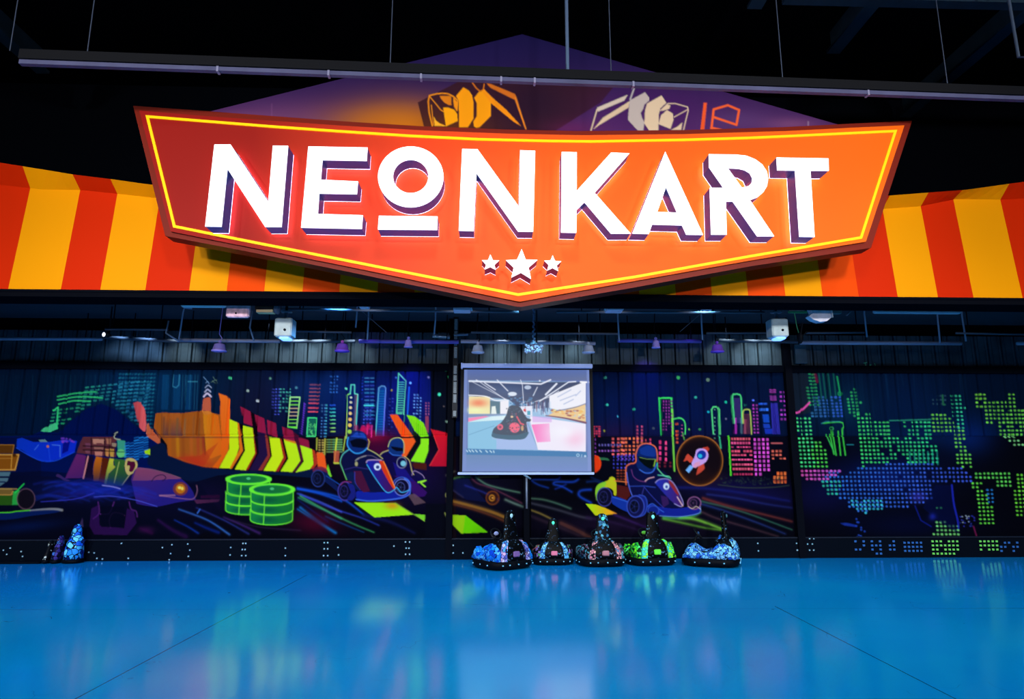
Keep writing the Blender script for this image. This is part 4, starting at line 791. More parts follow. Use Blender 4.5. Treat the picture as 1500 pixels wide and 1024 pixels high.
# ================================================================== the big sign
YS = 7.9
sign = thing('illuminated_sign', 'huge orange arrow-bottomed sign with white glowing letters and three stars', 'sign', (.4, YS, 3.5))
outer = [(195,155),(300,162.5),(400,170),(500,177.5),(620,185),(750,190),(850,192),(1000,190.5),(1150,186),(1250,181),(1336,177),(1276,363),(1100,390),(930,421),(764,449.5),(758,449.5),(500,396),(350,366),(242,345.5)]
inner = [(204,162),(300,170),(400,177),(500,184),(620,191),(750,196),(850,198),(1000,196.5),(1150,192),(1250,187),(1325,183.5),(1268.5,354),(1100,381.5),(930,411.5),(761,442),(500,388.5),(350,359),(250,339)]
O3 = [atY(x, y, YS+.02) for x, y in outer]
RIM = mat('sign_rim', (116,26,10), .45)
MB().prism(O3, back=(0,.22,0)).build('frame', RIM, sign)
def face_mat():
    m = bpy.data.materials.new('sign_print'); m.use_nodes = True; nt = m.node_tree; b = nt.nodes['Principled BSDF']
    tc = nt.nodes.new('ShaderNodeTexCoord'); sx = nt.nodes.new('ShaderNodeSeparateXYZ'); nt.links.new(tc.outputs['Object'], sx.inputs[0])
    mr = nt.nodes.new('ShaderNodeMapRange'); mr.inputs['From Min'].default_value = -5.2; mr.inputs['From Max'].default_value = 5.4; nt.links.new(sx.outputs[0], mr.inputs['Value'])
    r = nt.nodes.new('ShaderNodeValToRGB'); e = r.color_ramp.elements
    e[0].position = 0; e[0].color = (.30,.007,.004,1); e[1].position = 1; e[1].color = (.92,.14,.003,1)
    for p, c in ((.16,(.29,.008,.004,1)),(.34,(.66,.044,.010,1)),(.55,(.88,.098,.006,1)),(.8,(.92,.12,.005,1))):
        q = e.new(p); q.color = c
    nt.links.new(mr.outputs['Result'], r.inputs['Fac']); nt.links.new(r.outputs['Color'], b.inputs['Base Color'])
    b.inputs['Roughness'].default_value = .5; b.inputs['Specular IOR Level'].default_value = .10; return m
I3 = [atY(x, y, YS-.015) for x, y in inner]
MB().prism(I3, back=(0,.034,0)).build('panel', face_mat(), sign)
ye = [(213,168.5),(300,175.5),(400,183.5),(500,190.5),(600,197),(700,202),(800,204.5),(867,205.3),(1000,203),(1100,200),(1167,197),(1250,193),(1314.5,190),(1263,349.5),(1100,377),(930,407.5),(759,433.5),(500,382),(350,352.5),(253.5,333)]
yl = MB(); c = Vector((sum(p[0] for p in ye)/len(ye), sum(p[1] for p in ye)/len(ye)))
Y3 = [atY(x, y, YS-.03) for x, y in ye]; n = len(Y3); inn = []
for i in range(n):
    a, b_, d = Y3[i-1], Y3[i], Y3[(i+1)%n]; t1 = (b_-a).normalized(); t2 = (d-b_).normalized(); n1 = Vector((-t1.z,0,t1.x)); n2 = Vector((-t2.z,0,t2.x)); nn = (n1+n2).normalized(); k = .034/max(.4, nn.dot(n1))
    inn.append(b_-nn*k if (b_-nn*k-Vector((.4,YS,5))).length < (b_-Vector((.4,YS,5))).length else b_+nn*k)
for i in range(n):
    a, b_, c1, c2 = Y3[i], Y3[(i+1)%n], inn[(i+1)%n], inn[i]; k = Vector((0,.02,0)); yl.add([a,b_,c1,c2,a+k,b_+k,c1+k,c2+k], [(0,1,2,3),(0,4,5,1),(2,6,7,3)])
yl.build('trim_line', mat('sign_yellow', (250,190,10), .4, emit=(255,190,10), strength=.45), sign)
FACE = mat('letter_lit_face', (250,250,255), .4, emit=(247,250,255), strength=1.35); RET = mat('letter_return', (70,84,150), .4, emit=(80,96,190), strength=.10); HALO = mat('letter_halo_glow', (200,190,255), .5, emit=(228,215,255), strength=7)  # returns and back plates glow, added to raise a halo on the panel
SRET = mat('star_return', (150,50,80), .45, emit=(150,60,110), strength=.12)  # star sides carry the same added glow
DL = .24
def letter(o, out, holes=(), name='letter', ret=None, depth=DL):
    Yf_ = YS-.085-depth
    mk = lambda f: [atY(x, y, Yf_) for x, y in f]
    ou = mk(out); ho = [mk(h) for h in holes]
    r = MB().prism([p+Vector((0,.012,0)) for p in ou], [[p+Vector((0,.012,0)) for p in h] for h in ho], back=(0,depth-.02,0)).build(name, ret or RET, sign)
    q = MB().prism(ou, ho, back=(0,.010,0)).build(name+'_face', FACE); q.parent = r
    b_ = MB().prism([p+Vector((0,depth-.006,0)) for p in ou], [[p+Vector((0,depth-.006,0)) for p in h] for h in ho], back=(0,.004,0)).build('halo_plate', HALO); b_.parent = r  # plate added behind the letter, its glow stands in for bloom
    q.matrix_parent_inverse = Matrix.Translation(sign.matrix_basis.translation).inverted(); b_.matrix_parent_inverse = q.matrix_parent_inverse
    return r
l1 = at(290,190,5); l2 = at(540,200,5); l3 = at(800,200,6); l4 = at(1000,210,6); l5 = at(690,350,9.307)
letter(0, l1(120,108,238,108,515,528,548,116,660,118,612,712,492,712,215,285,172,710,52,708))
letter(0, l1(808,122,1242,130,1236,228,912,222,900,366,1172,378,1164,472,888,467,878,616,1208,626,1200,726,755,717))
ell = lambda cx,cy,rx,ry: [v for t in np.linspace(0, 2*PI, 49)[:-1] for v in (cx+rx*math.cos(t), cy+ry*math.sin(t))]
letter(0, l2(ell(308,295,240,223)), [l2(ell(308,292,129,122))])
letter(0, l2(75,580,505,585,503,684,68,681), name='underline')
letter(0, l2(685,90,797,92,1100,512,1110,100,1220,104,1205,697,1095,696,790,268,770,692,660,689))
letter(0, l3(137,134,270,138,268,478,572,140,733,147,427,494,742,852,570,853,337,577,268,645,265,846,131,843))
letter(0, l3(1047,132,1380,864,1232,862,1195,780,932,773,902,856,757,852), [l3(1054,445,1150,668,977,662)])
letter(0, l4(230,95,470,98,560,108,640,140,700,185,740,245,752,310,742,375,708,430,655,475,592,498,805,816,655,816,440,510,380,510,388,802,250,802,238,390,358,390,232,210), [l4(398,218,490,222,545,235,590,262,612,305,608,345,580,375,520,388)])
letter(0, l4(825,124,1282,132,1285,240,1124,240,1160,822,1026,820,988,238,832,236))
letter(0, l5(263,210,298,290,385,292,320,350,336,420,263,382,185,415,205,350,148,290,232,288), name='star', ret=SRET)
letter(0, l5(690,138,745,280,905,285,785,390,818,545,680,460,550,525,582,390,475,290,628,280), name='star', ret=SRET)
letter(0, l5(1112,222,1145,298,1230,305,1168,360,1188,437,1112,395,1038,430,1058,352,998,295,1085,292), name='star', ret=SRET)

# ================================================================== overhead steel
a = atZ(30,92,6.2); b = atZ(1520,146,6.2); d = (b-a).normalized(); nrm = Vector((-d.y, d.x, 0))
def bar(p, q, w, h, up=Vector((0,0,1))):
    d = (q-p).normalized(); s = d.cross(up).normalized()*w/2; u = s.cross(d).normalized()*h/2; 
    return [p+s+u,p-s+u,p-s-u,p+s-u,q+s+u,q-s+u,q-s-u,q+s-u], [(0,1,2,3),(7,6,5,4),(0,4,5,1),(1,5,6,2),(2,6,7,3),(3,7,4,0)]
bm_ = MB(); bm_.add(*bar(a, b, .06, .065)); bm_.add(*[*bar(a+Vector((0,0,.12))+nrm*.02, b+Vector((0,0,.12))+nrm*.02, .10, .16)], 1)
tr = thing('hanging_beam', 'long thin lilac lit beam hanging across the hall above the sign', 'beam', tuple(a))
o = MB().add(*bar(a, b, .06, .052)).build('lower_rail', BEAM, tr); o = MB().add(*bar(a+Vector((0,0,.09)), b+Vector((0,0,.09)), .10, .12)).build('upper_rail', mat('beam_dark', (10,12,18), .7), tr)
for x in (320,482,617,734,783,927,1270):
    t = (atZ(x, 92+(x-30)*.0362, 6.2).x-a.x)/(b.x-a.x); p = a+(b-a)*t; MB().add(*bar(p-d*.012, p+d*.012, .075, .08)).build('joint_clip', mat('clip_grey', (130,130,160), .4), tr)
for i, (x, yb) in enumerate(((22,60),(130,80),(568,100),(836,108),(903,110),(1173,122),(1441,128))):
    t = (atZ(x, 100, 6.2).x-a.x)/(b.x-a.x); p = a+(b-a)*t; p.z = 6.35
    top = Vector((p.x+(.0 if i else -.0), p.y, 8.9))
    r = .022 if x == 836 else .006
    o = MB().tube([p, top], r, 8).build('suspension_rod' if x == 836 else 'suspension_cable', mat('cable_grey', (66,76,96), .5) if x != 836 else mat('rod_blue_grey', (80,100,130), .5))
    tag(o, {22:'thin cable hanging above the far left end of the lilac beam',130:'second thin cable from the left, dropping to the lilac beam',568:'thin cable to the lilac beam, left of the gable peak',836:'thick hanging rod just right of the gable peak',903:'thin cable to the lilac beam, right of the thick rod',1173:'thin cable above the right slope of the gable',1441:'thin cable near the right end of the lilac beam'}[x], 'cable' if x != 836 else 'rod', 'beam suspension lines')
zj = 8.3
for (x, y, lb, y2) in ((20,70,'roof joist at the far left, running toward the wall',10.5),(503,15,'roof joist left of the gable peak',8),(920,15,'roof joist right of the gable peak',8),(1100,22,'roof joist over the right half, nearer the middle',8.5),(1262,28,'roof joist over the right half, third from the right edge',9.5),(1440,75,'long faint roof joist toward the upper right corner',11.4)):
    p = atZ(x, y, zj); y0 = p.y-3.5
    o = MB().box((p.x-.11,0,zj), (p.x+.11,y2,zj+.05)).box((p.x-.02,0,zj+.05), (p.x+.02,y2,zj+.4)).build('roof_joist', JOIST); tag(o, lb, 'joist', 'roof joists')
p = atZ(1300,5,8.1); o = MB().box((p.x-1.5,p.y-.08,8.1), (12,p.y+.08,8.25)).build('roof_girder', JOIST); tag(o, 'cross girder at the very top edge over the right half', 'girder')
p = atZ(1492,84,6.9); q = p+Vector((-.02,0,1.95))
o = MB().tube([q, p, p+Vector((.5,.1,.1))], .02, 8).build('hanging_bracket', mat('bracket_grey', (74,88,110), .5)); tag(o, 'bent hanging bracket at the top right corner', 'bracket')

# ================================================================== pipes, rods and fixtures under the soffit
def pipe(pts, Y, r, m, name, label, cat, group=None, n=10):
    q = [atY(x, y, Y) for x, y in pts]; o = thing(name, label, cat, tuple(q[0]), 0, group); MB().tube(q, r, n).build('pipe_run', m, o, True)
    for t in (.12, .88):
        p = q[0]+(q[-1]-q[0])*t; MB().box((p.x-.008,Y-.004,p.z+r*.8), (p.x+.008,Y+.004,4.22)).build('pipe_strap', BLK, o)
    return o
PUR = mat('purple_pipe', (80,50,200), .5)
pipe([(-60,496),(150,497)], 11.35, .028, PIPE, 'conduit', 'lower conduit at the far left of the wall top', 'pipe')
pipe([(150,494),(262,500),(520,500)], 11.3, .03, DPIPE, 'conduit', 'dark lower conduit above the left mural', 'pipe')
pipe([(262,498),(410,500)], 11.1, .03, PIPE, 'conduit', 'paler conduit behind the left purple bell lamp', 'pipe')
pipe([(526,500),(672,501)], 11.25, .035, mat('uv_lit_conduit', (110,100,200), .5), 'conduit', 'conduit coloured as if lit violet, left of the projector screen', 'pipe')  # violet lamp light painted into the pipe colour
pipe([(675,500),(872,503)], 11.2, .034, PIPE, 'conduit', 'conduit directly above the projector screen', 'pipe')
pipe([(905,499),(1027,500)], 11.2, .034, mat('uv_lit_conduit', (110,100,200), .5), 'conduit', 'conduit coloured as if lit violet, right of the projector screen', 'pipe')  # pipe colour holds the violet cast of the lamps
pipe([(1050,499),(1168,501)], 11.25, .03, DPIPE, 'conduit', 'dark conduit above the right city mural', 'pipe')
pipe([(1172,502),(1408,503)], 11.2, .036, PIPE, 'conduit', 'pale conduit above the dotted right mural', 'pipe')
pipe([(1490,503),(1640,504)], 11.2, .034, PIPE, 'conduit', 'short pale conduit at the right edge', 'pipe')
for (pa, pb, lb) in (((154,482),(246,483),'upper rail at the left, beside the small bright spotlight'),((432,485),(515,487),'upper rail right of the left white projector'),((690,487),(905,489),'upper rail behind the hanging crystal cluster'),((1035,488),(1128,488),'upper rail left of the right white projector'),((1180,488),(1266,487),'upper rail right of the right white projector'),((1400,488),(1560,491),'upper rail at the right edge')):
    pipe([pa, pb], 10.6, .018, DPIPE, 'upper_rail', lb, 'rail', 'thin rails under the soffit', 8)
pipe([(395,453),(760,457)], 9.9, .02, DPIPE, 'soffit_rail', 'long dark rail just under the left of the sign tip', 'rail'); pipe([(815,457),(1120,458)], 9.9, .02, DPIPE, 'soffit_rail', 'long dark rail just right of the sign tip', 'rail')
for pts, lb in (([(281,452),(270,451),(268,458),(262,498)],'hooked rod left of the pink square plate'),([(247,470),(243,488),(262,500)],'bent short rod above the left mural'),([(370,455),(366,480),(372,499)],'rod just right of the pink square plate'),([(540,463),(538,498)],'straight rod above the left city mural'),([(523,458),(521,480)],'short rod beside the straight one left of the screen'),([(638,466),(636,490)],'short pale rod left of the ladder pole'),([(905,465),(907,500)],'straight rod right of the projector screen'),([(1027,459),(1029,498)],'straight rod above the right purple lamp'),([(1266,460),(1270,494)],'slanting rod over the dotted mural'),([(1373,462),(1377,503)],'rod left of the last one at the right'),([(1409,462),(1415,500)],'last rod at the far right')):
    pts = [(pts[0][0], 428)]+pts if len(pts) == 2 else pts
    o = MB().tube([atY(x, y, 10.7 if len(pts) != 3 or pts[1][1] != 488 else 10.55) for x, y in pts], .014, 8).build('hanger_rod', mat('rod_grey', (120,140,165), .5), smooth=True); tag(o, lb, 'rod', 'hanger rods under the soffit')
for pa, pb, lb in (((528,454),(566,487),'thin diagonal stay left of the screen'),((1026,460),(996,486),'thin diagonal stay right of the screen')):
    o = MB().tube([atY(*pa, 10.5), atY(*pb, 10.5)], .006, 6).tube([atY(*pa, 10.5), Vector((atY(*pa, 10.5).x, 10.5, 4.22))], .006, 6).build('stay_wire', DPIPE); tag(o, lb, 'wire')
# ladder-like pole left of the screen
p0 = atY(663,445,11.45); p1 = atY(666,612,11.45)
lp = thing('lighting_pole', 'speckled vertical lighting pole just left of the projector screen', 'pole', (p1.x, 11.45, p1.z))
MB().box((p1.x-.045,11.42,p1.z), (p1.x+.045,11.5,p0.z+.3)).build('channel', BLK2, lp)
z = p1.z+.02; k = 0
while z < p0.z:
    h = .10+.05*((k*7)%3); MB().rbox((p1.x-.028,11.40,z), (p1.x+.028,11.422,z+h), .004).build('light_strip', mat('frosted_strip', (120,130,136), .5, noise=.35, nscale=60), lp); z += h+(.02 if k%4 else .14); k += 1
MB().tube([atY(634,492,11.4), atY(659,494,11.4)], .035, 10).build('clamp', STEEL, lp); MB().tube([atY(665,491,11.4), atY(686,490,11.4)], .02, 10).build('clamp', STEEL, lp)
# white box projectors
def boxproj(x, lb):
    p = atY(x, 497, 9.7); r = thing('wall_projector', lb, 'projector', (p.x, 9.7, p.z))
    w = .130; h = .31; W = mat('white_casing', (176,192,196), .45, noise=.12, nscale=8)
    MB().rbox((p.x-w,9.58,p.z+.02), (p.x+w,9.82,p.z+h), .02).build('housing', W, r)
    MB().rbox((p.x-.06,9.60,p.z-.012), (p.x+.09,9.80,p.z+.022), .012).build('lens', mat('blue_glow', (120,160,255), .3, emit=(90,140,255), strength=3.0), r)
    MB().sphere((p.x+.03,9.575,p.z+.12), .02).build('sensor', BLK2, r)
    MB().box((p.x-.02,9.68,p.z+h), (p.x+.02,9.72,p.z+h+.12)).rbox((p.x-.08,9.66,p.z+h+.10), (p.x+.08,9.74,p.z+h+.13), .008).build('bracket', STEEL, r)
    MB().tube([(p.x,9.7,p.z+h+.12),(p.x,9.7,4.22)], .02).build('stem', BLK2, r)
boxproj(417, 'white box projector hanging under the left of the fascia, blue glow beneath'); boxproj(1139.5, 'white box projector hanging under the right of the fascia, blue glow beneath')
# bell lamps
def bell(x, y, Y, w, m, cap, lb, emit=None, grp='bell lamps along the wall top', topbulb=None):
    p = atY(x, y, Y); r = thing('bell_lamp', lb, 'lamp', tuple(p), 0, grp)
    MB().lathe([(w,0),(w*1.0,.02),(w*.86,.03),(w*.82,.06),(w*.80,.065),(w*.72,.10),(w*.66,.125),(w*.3,.14),(.01,.145)], p, 20).build('shade', m, r, True)
    MB().lathe([(.01,.012),(w*.7,.014),(w*.7,.016),(.01,.018)], p, 16).build('bulb', mat('uv_bulb', (150,110,255), .3, emit=emit or (130,90,255), strength=1.2), r)
    MB().sphere(p+Vector((0,0,.17)), .028, 10).build('cap', topbulb or m, r, True)
    MB().tube([p+Vector((0,0,.18)), p+Vector((.03,0,.23)), p+Vector((0,0,.27)), p+Vector((-.02,0,.3)), Vector((p.x,p.y,4.22))], .008, 8).build('hook', cap, r, True)
VI = mat('violet_enamel', (190,165,255), .45); VI2 = mat('deep_violet_enamel', (165,100,255), .45); GW = mat('grey_enamel', (215,220,245), .45)
bell(321, 515, 10.9, .125, VI, VI, 'lilac bell lamp with curled hook, leftmost of the lamps'); bell(501, 515, 10.9, .125, VI2, BLK2, 'violet bell lamp with magenta cap above the left city', topbulb=mat('magenta_cap', (240,110,250), .4))
bell(700, 517, 10.9, .11, GW, BLK2, 'pale grey bell lamp above the top left corner of the screen'); bell(862, 517, 10.9, .11, GW, BLK2, 'pale grey bell lamp above the top right corner of the screen')
bell(1051, 516, 10.9, .115, VI2, BLK2, 'violet bell lamp above the right city mural'); bell(598, 509, 11.02, .075, VI, BLK2, 'small lilac lamp high on the wall, left of the screen'); bell(961, 510, 11.02, .075, VI, BLK2, 'small lilac lamp high on the wall, right of the screen')
# plates / floodlights under the fascia
PK = mat('dusty_pink_plate', (228,180,196), .6, noise=.35, nscale=14)
def plate(x0, y0, x1, y1, Y, lb, name='square_floodlight', m=PK):
    a = atY(x0, y1, Y); b = atY(x1, y0, Y); r = thing(name, lb, 'floodlight', tuple(a))
    MB().rbox((a.x,Y-.03,a.z), (b.x,Y+.06,b.z), .02).build('housing', m, r); c = (a.x+b.x)/2
    for dx, dz in ((.3,.3),(-.1,-.3)): MB().sphere((c+dx*(b.x-a.x)*.5,Y-.03,(a.z+b.z)/2+dz*(b.z-a.z)), .014).build('screw', BLK, r)
    MB().tube([(c,Y+.02,b.z),(c,Y+.02,4.22)], .02).build('stem', BLK2, r)
plate(331,437,367,465,9.3,'dusty pink square floodlight under the left of the fascia')
def bar2(x0,y0,x1,y1,Y,m,name,lb,cat):
    a = atY(x0, y1, Y); b = atY(x1, y0, Y); o = thing(name, lb, cat, tuple(a)); MB().rbox((a.x,Y-.04,a.z), (b.x,Y+.04,b.z), .012).build('body', m, o); MB().box(((a.x+b.x)/2-.01,Y-.01,b.z), ((a.x+b.x)/2+.01,Y+.01,4.22)).build('stem', BLK2, o); return o
bar2(266,443,331,450,9.35,mat('pale_tube', (206,222,224), .5),'tube_light','pale unlit tube light left of the pink square floodlight','light')
p = atY(376,449,9.35); q = atY(404,450,9.35); cy = thing('round_spotlight', 'brown barrel spotlight beside the pink square floodlight', 'spotlight', tuple(p))
MB().tube([p,q], .075, 16).build('barrel', mat('rust_brown', (84,44,34), .5), cy, True); MB().tube([q,q+Vector((.05,0,-.01))], [.09,.10], 16).build('rim', DPIPE, cy, True); MB().box((p.x+.02,9.29,p.z-.1),(q.x-.02,9.41,p.z-.06)).build('gel_strip', mat('tan_gel', (240,200,150), .5), cy)
MB().tube([(p.x+.12,9.35,p.z+.05),(p.x+.12,9.35,4.22)], .015).build('stem', BLK2, cy)
def flood(x, y, w, lb, side=1):
    p = atY(x, y, 9.35); r = thing('flared_floodlight', lb, 'floodlight', tuple(p)); s = w/2
    MB().loft([[(p.x-s*.8,9.27,p.z),(p.x+s*.8,9.27,p.z),(p.x+s*.8,9.45,p.z),(p.x-s*.8,9.45,p.z)],[(p.x-s,9.25,p.z-.10),(p.x+s,9.25,p.z-.10),(p.x+s,9.47,p.z-.10),(p.x-s,9.47,p.z-.10)]]).build('hood', mat('maroon_hood', (160,96,98), .55, noise=.3, nscale=14), r)
    MB().rbox((p.x-s,9.24,p.z-.145), (p.x+s,9.45,p.z-.10), .008).build('lip', mat('pinkish_lip', (236,200,218), .5), r)
    MB().tube([(p.x+side*s*1.1,9.30,p.z+.02),(p.x+side*s*.95,9.30,p.z-.05),(p.x+side*s*1.2,9.30,p.z-.14)], .014, 8).build('yoke', mat('white_yoke', (200,205,215), .4), r, True)
    MB().tube([(p.x,9.35,p.z),(p.x,9.35,4.22)], .015).build('stem', BLK2, r)
flood(677, 443, .25, 'maroon floodlight left of the sign tip, white yoke on its right', 1); flood(899, 443, .25, 'maroon floodlight right of the sign tip, white yoke on its left', -1)
flood(534, 437, .14, 'small maroon floodlight above the left city mural', -1); flood(1036, 440, .14, 'small maroon floodlight above the right city mural', -1)
# bowl reflector right
p = atY(1203,470,9.28); bo = thing('bowl_floodlight', 'grey bowl shaped floodlight right of the right white projector', 'floodlight', tuple(p))
MB().prism([p+Vector(v) for v in ((-.17,0,.28),(.15,0,.25),(.17,0,.06),(.09,0,.0),(-.02,0,-.015),(-.12,0,.02),(-.18,0,.07),(-.12,0,.12))], back=(0,.12,0)).build('shield', mat('ash_plate', (214,214,230), .5, noise=.2, nscale=10), bo)
MB().tube([p+Vector((.17,-.01,.05)), p+Vector((.16,-.01,.25))], .014).build('edge_tube', mat('white_yoke', (200,205,215), .4), bo)
MB().tube([p+Vector((-.18,.05,.29)), p+Vector((-.2,.05,.33)), p+Vector((.2,.05,.32)), p+Vector((.2,.05,4.22-p.z)), p+Vector((.21,.05,.32)), p+Vector((.5,.05,.30)), p+Vector((.53,.05,.2)), p+Vector((.42,.05,.10))], .014, 8).build('arm', DPIPE, bo, True)
MB().rbox((p.x+.2,9.30,p.z+.12), (p.x+.34,9.38,p.z+.27), .01).build('junction_box', mat('moss_box', (84,104,104), .6), bo)
MB().rbox((p.x-.42,9.30,p.z+.17), (p.x-.2,9.40,p.z+.28), .01).build('maroon_box', mat('maroon_hood', (160,96,98), .55), bo)
MB().box((p.x-.48,9.28,p.z+.12), (p.x-.2,9.31,p.z+.15)).build('cable_tray', mat('green_cable', (70,150,100), .5), bo)
p = atY(1172,495,10.3); cc_ = thing('pipe_clamp', 'black clamp on a green cord beside the right white projector', 'clamp', tuple(p))
MB().tube([p+Vector((-.07,0,.5)), p+Vector((-.04,0,.2)), p], .008, 6).build('cord', mat('green_cable', (70,150,100), .5), cc_); MB().sphere(p, .07, 10, sz=(.7,.7,1.4)).tube([p, p+Vector((.12,-.02,.1))], .012).tube([p, p+Vector((.05,-.02,.25)),p+Vector((0,-.02,.2))], .012).build('jaw', BLK2, cc_)
bar2(1280,450,1405,459,9.45,mat('ash_tube', (180,180,192), .5),'tube_light','long dull grey tube light under the right of the fascia','light'); bar2(1408,448,1448,452,9.5,DPIPE,'cable_duct','short dark duct at the right end of the long tube light','duct')
p = atY(152,490,10.8); sp = thing('mini_spotlight', 'tiny bright white spotlight above the left mural', 'spotlight', tuple(p)); MB().sphere(p, .03, 10, sz=(.8,.6,1.2)).build('bulb', mat('tiny_lamp', (255,255,255), .3, emit=(235,240,255), strength=3), sp, True); MB().tube([p+Vector((.02,.04,0)), p+Vector((.07,.06,.03))], [.045,.05], 12).build('barrel', BLK2, sp, True); MB().tube([p+Vector((.05,.06,.03)), p+Vector((.05,.06,.6))], .012).build('stem', BLK2, sp)
bar2(-30,440,46,444,9.35,mat('ochre_strip', (110,100,60), .6),'cable_strip','thin ochre strip under the fascia at the left edge','strip')
# crystal cluster on its chain
p = atY(782,511,10.4); cr = thing('crystal_cluster', 'glittering white crystal lamp hanging on a chain above the screen', 'lamp', tuple(p))
random.seed(3); cb = MB()
for k in range(60):
    q = p+Vector((random.uniform(-.14,.14), random.uniform(-.07,.07), random.uniform(-.07,.07)*(1-.3*random.random()))); cb.sphere(q, random.uniform(.012,.026), 6)
cb.build('crystals', mat('crystal', (165,168,190), .3, noise=.5, nscale=40, emit=(150,155,200), strength=.12), cr)
MB().lathe([(.02,.06),(.07,.07),(.05,.1),(.03,.11),(.02,.13)], p, 14).build('canopy', STEEL, cr)
ch = MB(); z = p.z+.12
while z < 4.2:
    ch.sphere((p.x+.012*math.sin(z*70), p.y, z), .022, 8, sz=(.8,.8,1.3)); z += .042
ch.build('chain', mat('chain_pale', (100,110,140), .5), cr, True); MB().tube([p+Vector((.05,0,.1)), p+Vector((.05,0,.65))], .01, 8).build('cord', BLK2, cr)
MB().rbox((p.x-.13,10.5,p.z+.12), (p.x-.05,10.56,p.z+.2), .008).build('driver_box', mat('grey_box', (50,60,66), .6), cr)

# ================================================================== projector screen
YP = 11.42
S = Canvas(676, 540, 868, 692, 4, (92,112,176)); ps = at(650,520,5.6875)
S.P([(676,540),(868,540),(868,557),(676,557)], (78,104,176), 1, (676,540,676,558,(92,106,150)))
S.P(ps(210,210,1183,225,1185,805,200,785), (150,190,226), 1)
S.P(ps(210,225,1183,225,1183,420,720,450,600,420,540,370,210,340), (36,52,96)); S.B(*ps(500,290)[0],40,10,(60,90,140),.6); S.B(*ps(350,290)[0],22,10,(70,80,120),.6)
S.P(ps(210,345,385,350,385,490,210,490), (240,230,170)); S.B(*ps(290,400)[0],13,6,(240,120,70),.9); S.B(*ps(260,460)[0],14,4,(240,250,180),.8); S.P(ps(385,380,470,390,470,490,385,490), (70,110,130)); S.P(ps(400,430,430,425,440,490,395,490), (230,240,235)); S.P(ps(470,385,540,375,540,490,470,490), (240,238,246)); S.L(curve(ps(210,335,350,345,430,378,520,372)), 1.6, (250,250,255))
S.P(ps(205,492,520,492,500,500,205,520), (120,140,180)); S.P(ps(205,525,340,510,380,512,205,558), (250,130,180)); S.P(ps(205,558,400,512,520,505,500,560,205,640), (190,236,240), 1, (686,0,730,0,(220,240,246))); S.P(ps(200,560,500,540,400,700,780,790,200,785), (130,190,224)); S.L(ps(210,665,420,590), 1, (90,150,190))
S.P(ps(440,700,700,560,780,790,440,785), (160,184,232)); S.L(ps(700,570,785,780), 1, (110,140,190))
S.P(ps(720,510,1183,575,1183,805,785,790,720,560), (240,234,250)); S.P(ps(730,580,880,570,890,722,778,728), (250,110,190), 1, (778,0,806,0,(246,180,226))); S.B(*ps(1090,690)[0],14,12,(250,160,200),.5); S.P(ps(740,510,900,520,900,560,740,560), (214,170,236), .7); S.B(*ps(1000,640)[0],20,10,(246,246,255),.8)
S.P(ps(880,340,1183,220,1183,410,960,460,880,440), (240,240,250)); S.P(ps(930,470,1180,410,1183,560,860,510), (236,200,140)); 
for k in range(46): x = random.uniform(900,1175); S.E(*ps(x, random.uniform(455,470+(x-900)*.25))[0], 2.2, 1.2, random.choice([(240,180,80),(200,120,60),(240,230,160),(150,60,60),(190,200,210)]), .8)
S.L(curve(ps(850,505,1000,525,1183,565)), (1.4,3.4), (110,40,80)); S.L(curve(ps(940,465,1080,440,1183,405)), 1.6, (90,100,150), .8)
for q in ((950,350,1060,290),(970,380,1100,330),(1100,340,1140,300),(1000,410,1080,370)): S.L(ps(q), 1.8, (170,184,220), .8)
for k in range(70): x = random.uniform(640,890); S.L(ps(x,random.uniform(380,430),x,random.uniform(440,505)), 1.2, random.choice([(60,90,150),(190,214,240),(120,60,100),(230,236,250),(40,60,110)]), .8)
for k in range(50): x = random.uniform(540,760); S.E(*ps(x,random.uniform(330,420))[0], 1.6, 1, random.choice([(40,110,170),(20,40,80),(110,170,214)]), .7)
S.P(ps(640,430,730,425,740,510,660,500), (230,232,250)); S.E(*ps(675,460)[0],2,2,(214,40,50)); S.P(ps(695,465,722,465,722,500,695,500), (60,160,190))
for q, w in (((212,218,640,235,810,242,890,208),2.6),((270,208,300,222),1.4),((340,232,430,290),1.6),((445,208,535,300),1.6),((640,208,655,250,665,400),1.1),((780,268,745,340),1.3),((940,240,850,330),3.2),((1100,222,1040,226,800,385),2),((300,225,520,375),1),((240,225,560,390),.8),((760,390,880,350,960,300),1)): S.L(ps(q), w, (236,240,255), .95)
S.E(*ps(572,325)[0], 6.5, 3, (220,230,245)); S.E(*ps(700,270)[0], 5, 3, (200,214,236), .9); S.E(*ps(800,215)[0],1.2,1.2,(230,235,250)); S.L(ps(1140,225,1215,228), 2.8, (250,250,255))
S.P(curve(ps(402,650,420,610,480,560,520,500,545,430,600,420,640,440,690,520,725,535,720,555,690,560,695,600,700,660,665,700,560,705,420,690,402,650)), (38,50,76)); S.P(curve(ps(402,650,410,685,540,706,660,700,698,670,700,640,600,668,450,660,402,640)), (40,84,110))
S.E(*ps(590,605)[0], 8, 7.4, (244,90,120)); S.E(*ps(470,600)[0], 4.4, 4.4, (230,90,120)); S.E(*ps(470,600)[0], 2, 2, (120,40,80)); S.L(ps(610,515,640,570,665,580), 2.6, (226,80,100)); S.E(*ps(655,610)[0],2,4,(200,160,110)); S.E(*ps(568,515)[0],2,1.6,(236,200,160))
for k in range(70): S.E(*ps(random.uniform(520,690),random.uniform(440,640))[0], .9, .9, random.choice([(90,110,140),(20,26,40),(160,70,100),(60,90,110)]), .8)
S.P(ps(175,780,1190,805,1200,850,175,830), (24,110,170)); S.P(ps(160,830,1225,852,1225,975,155,970), (92,128,176), 1, (0,665,0,690,(104,130,196)))
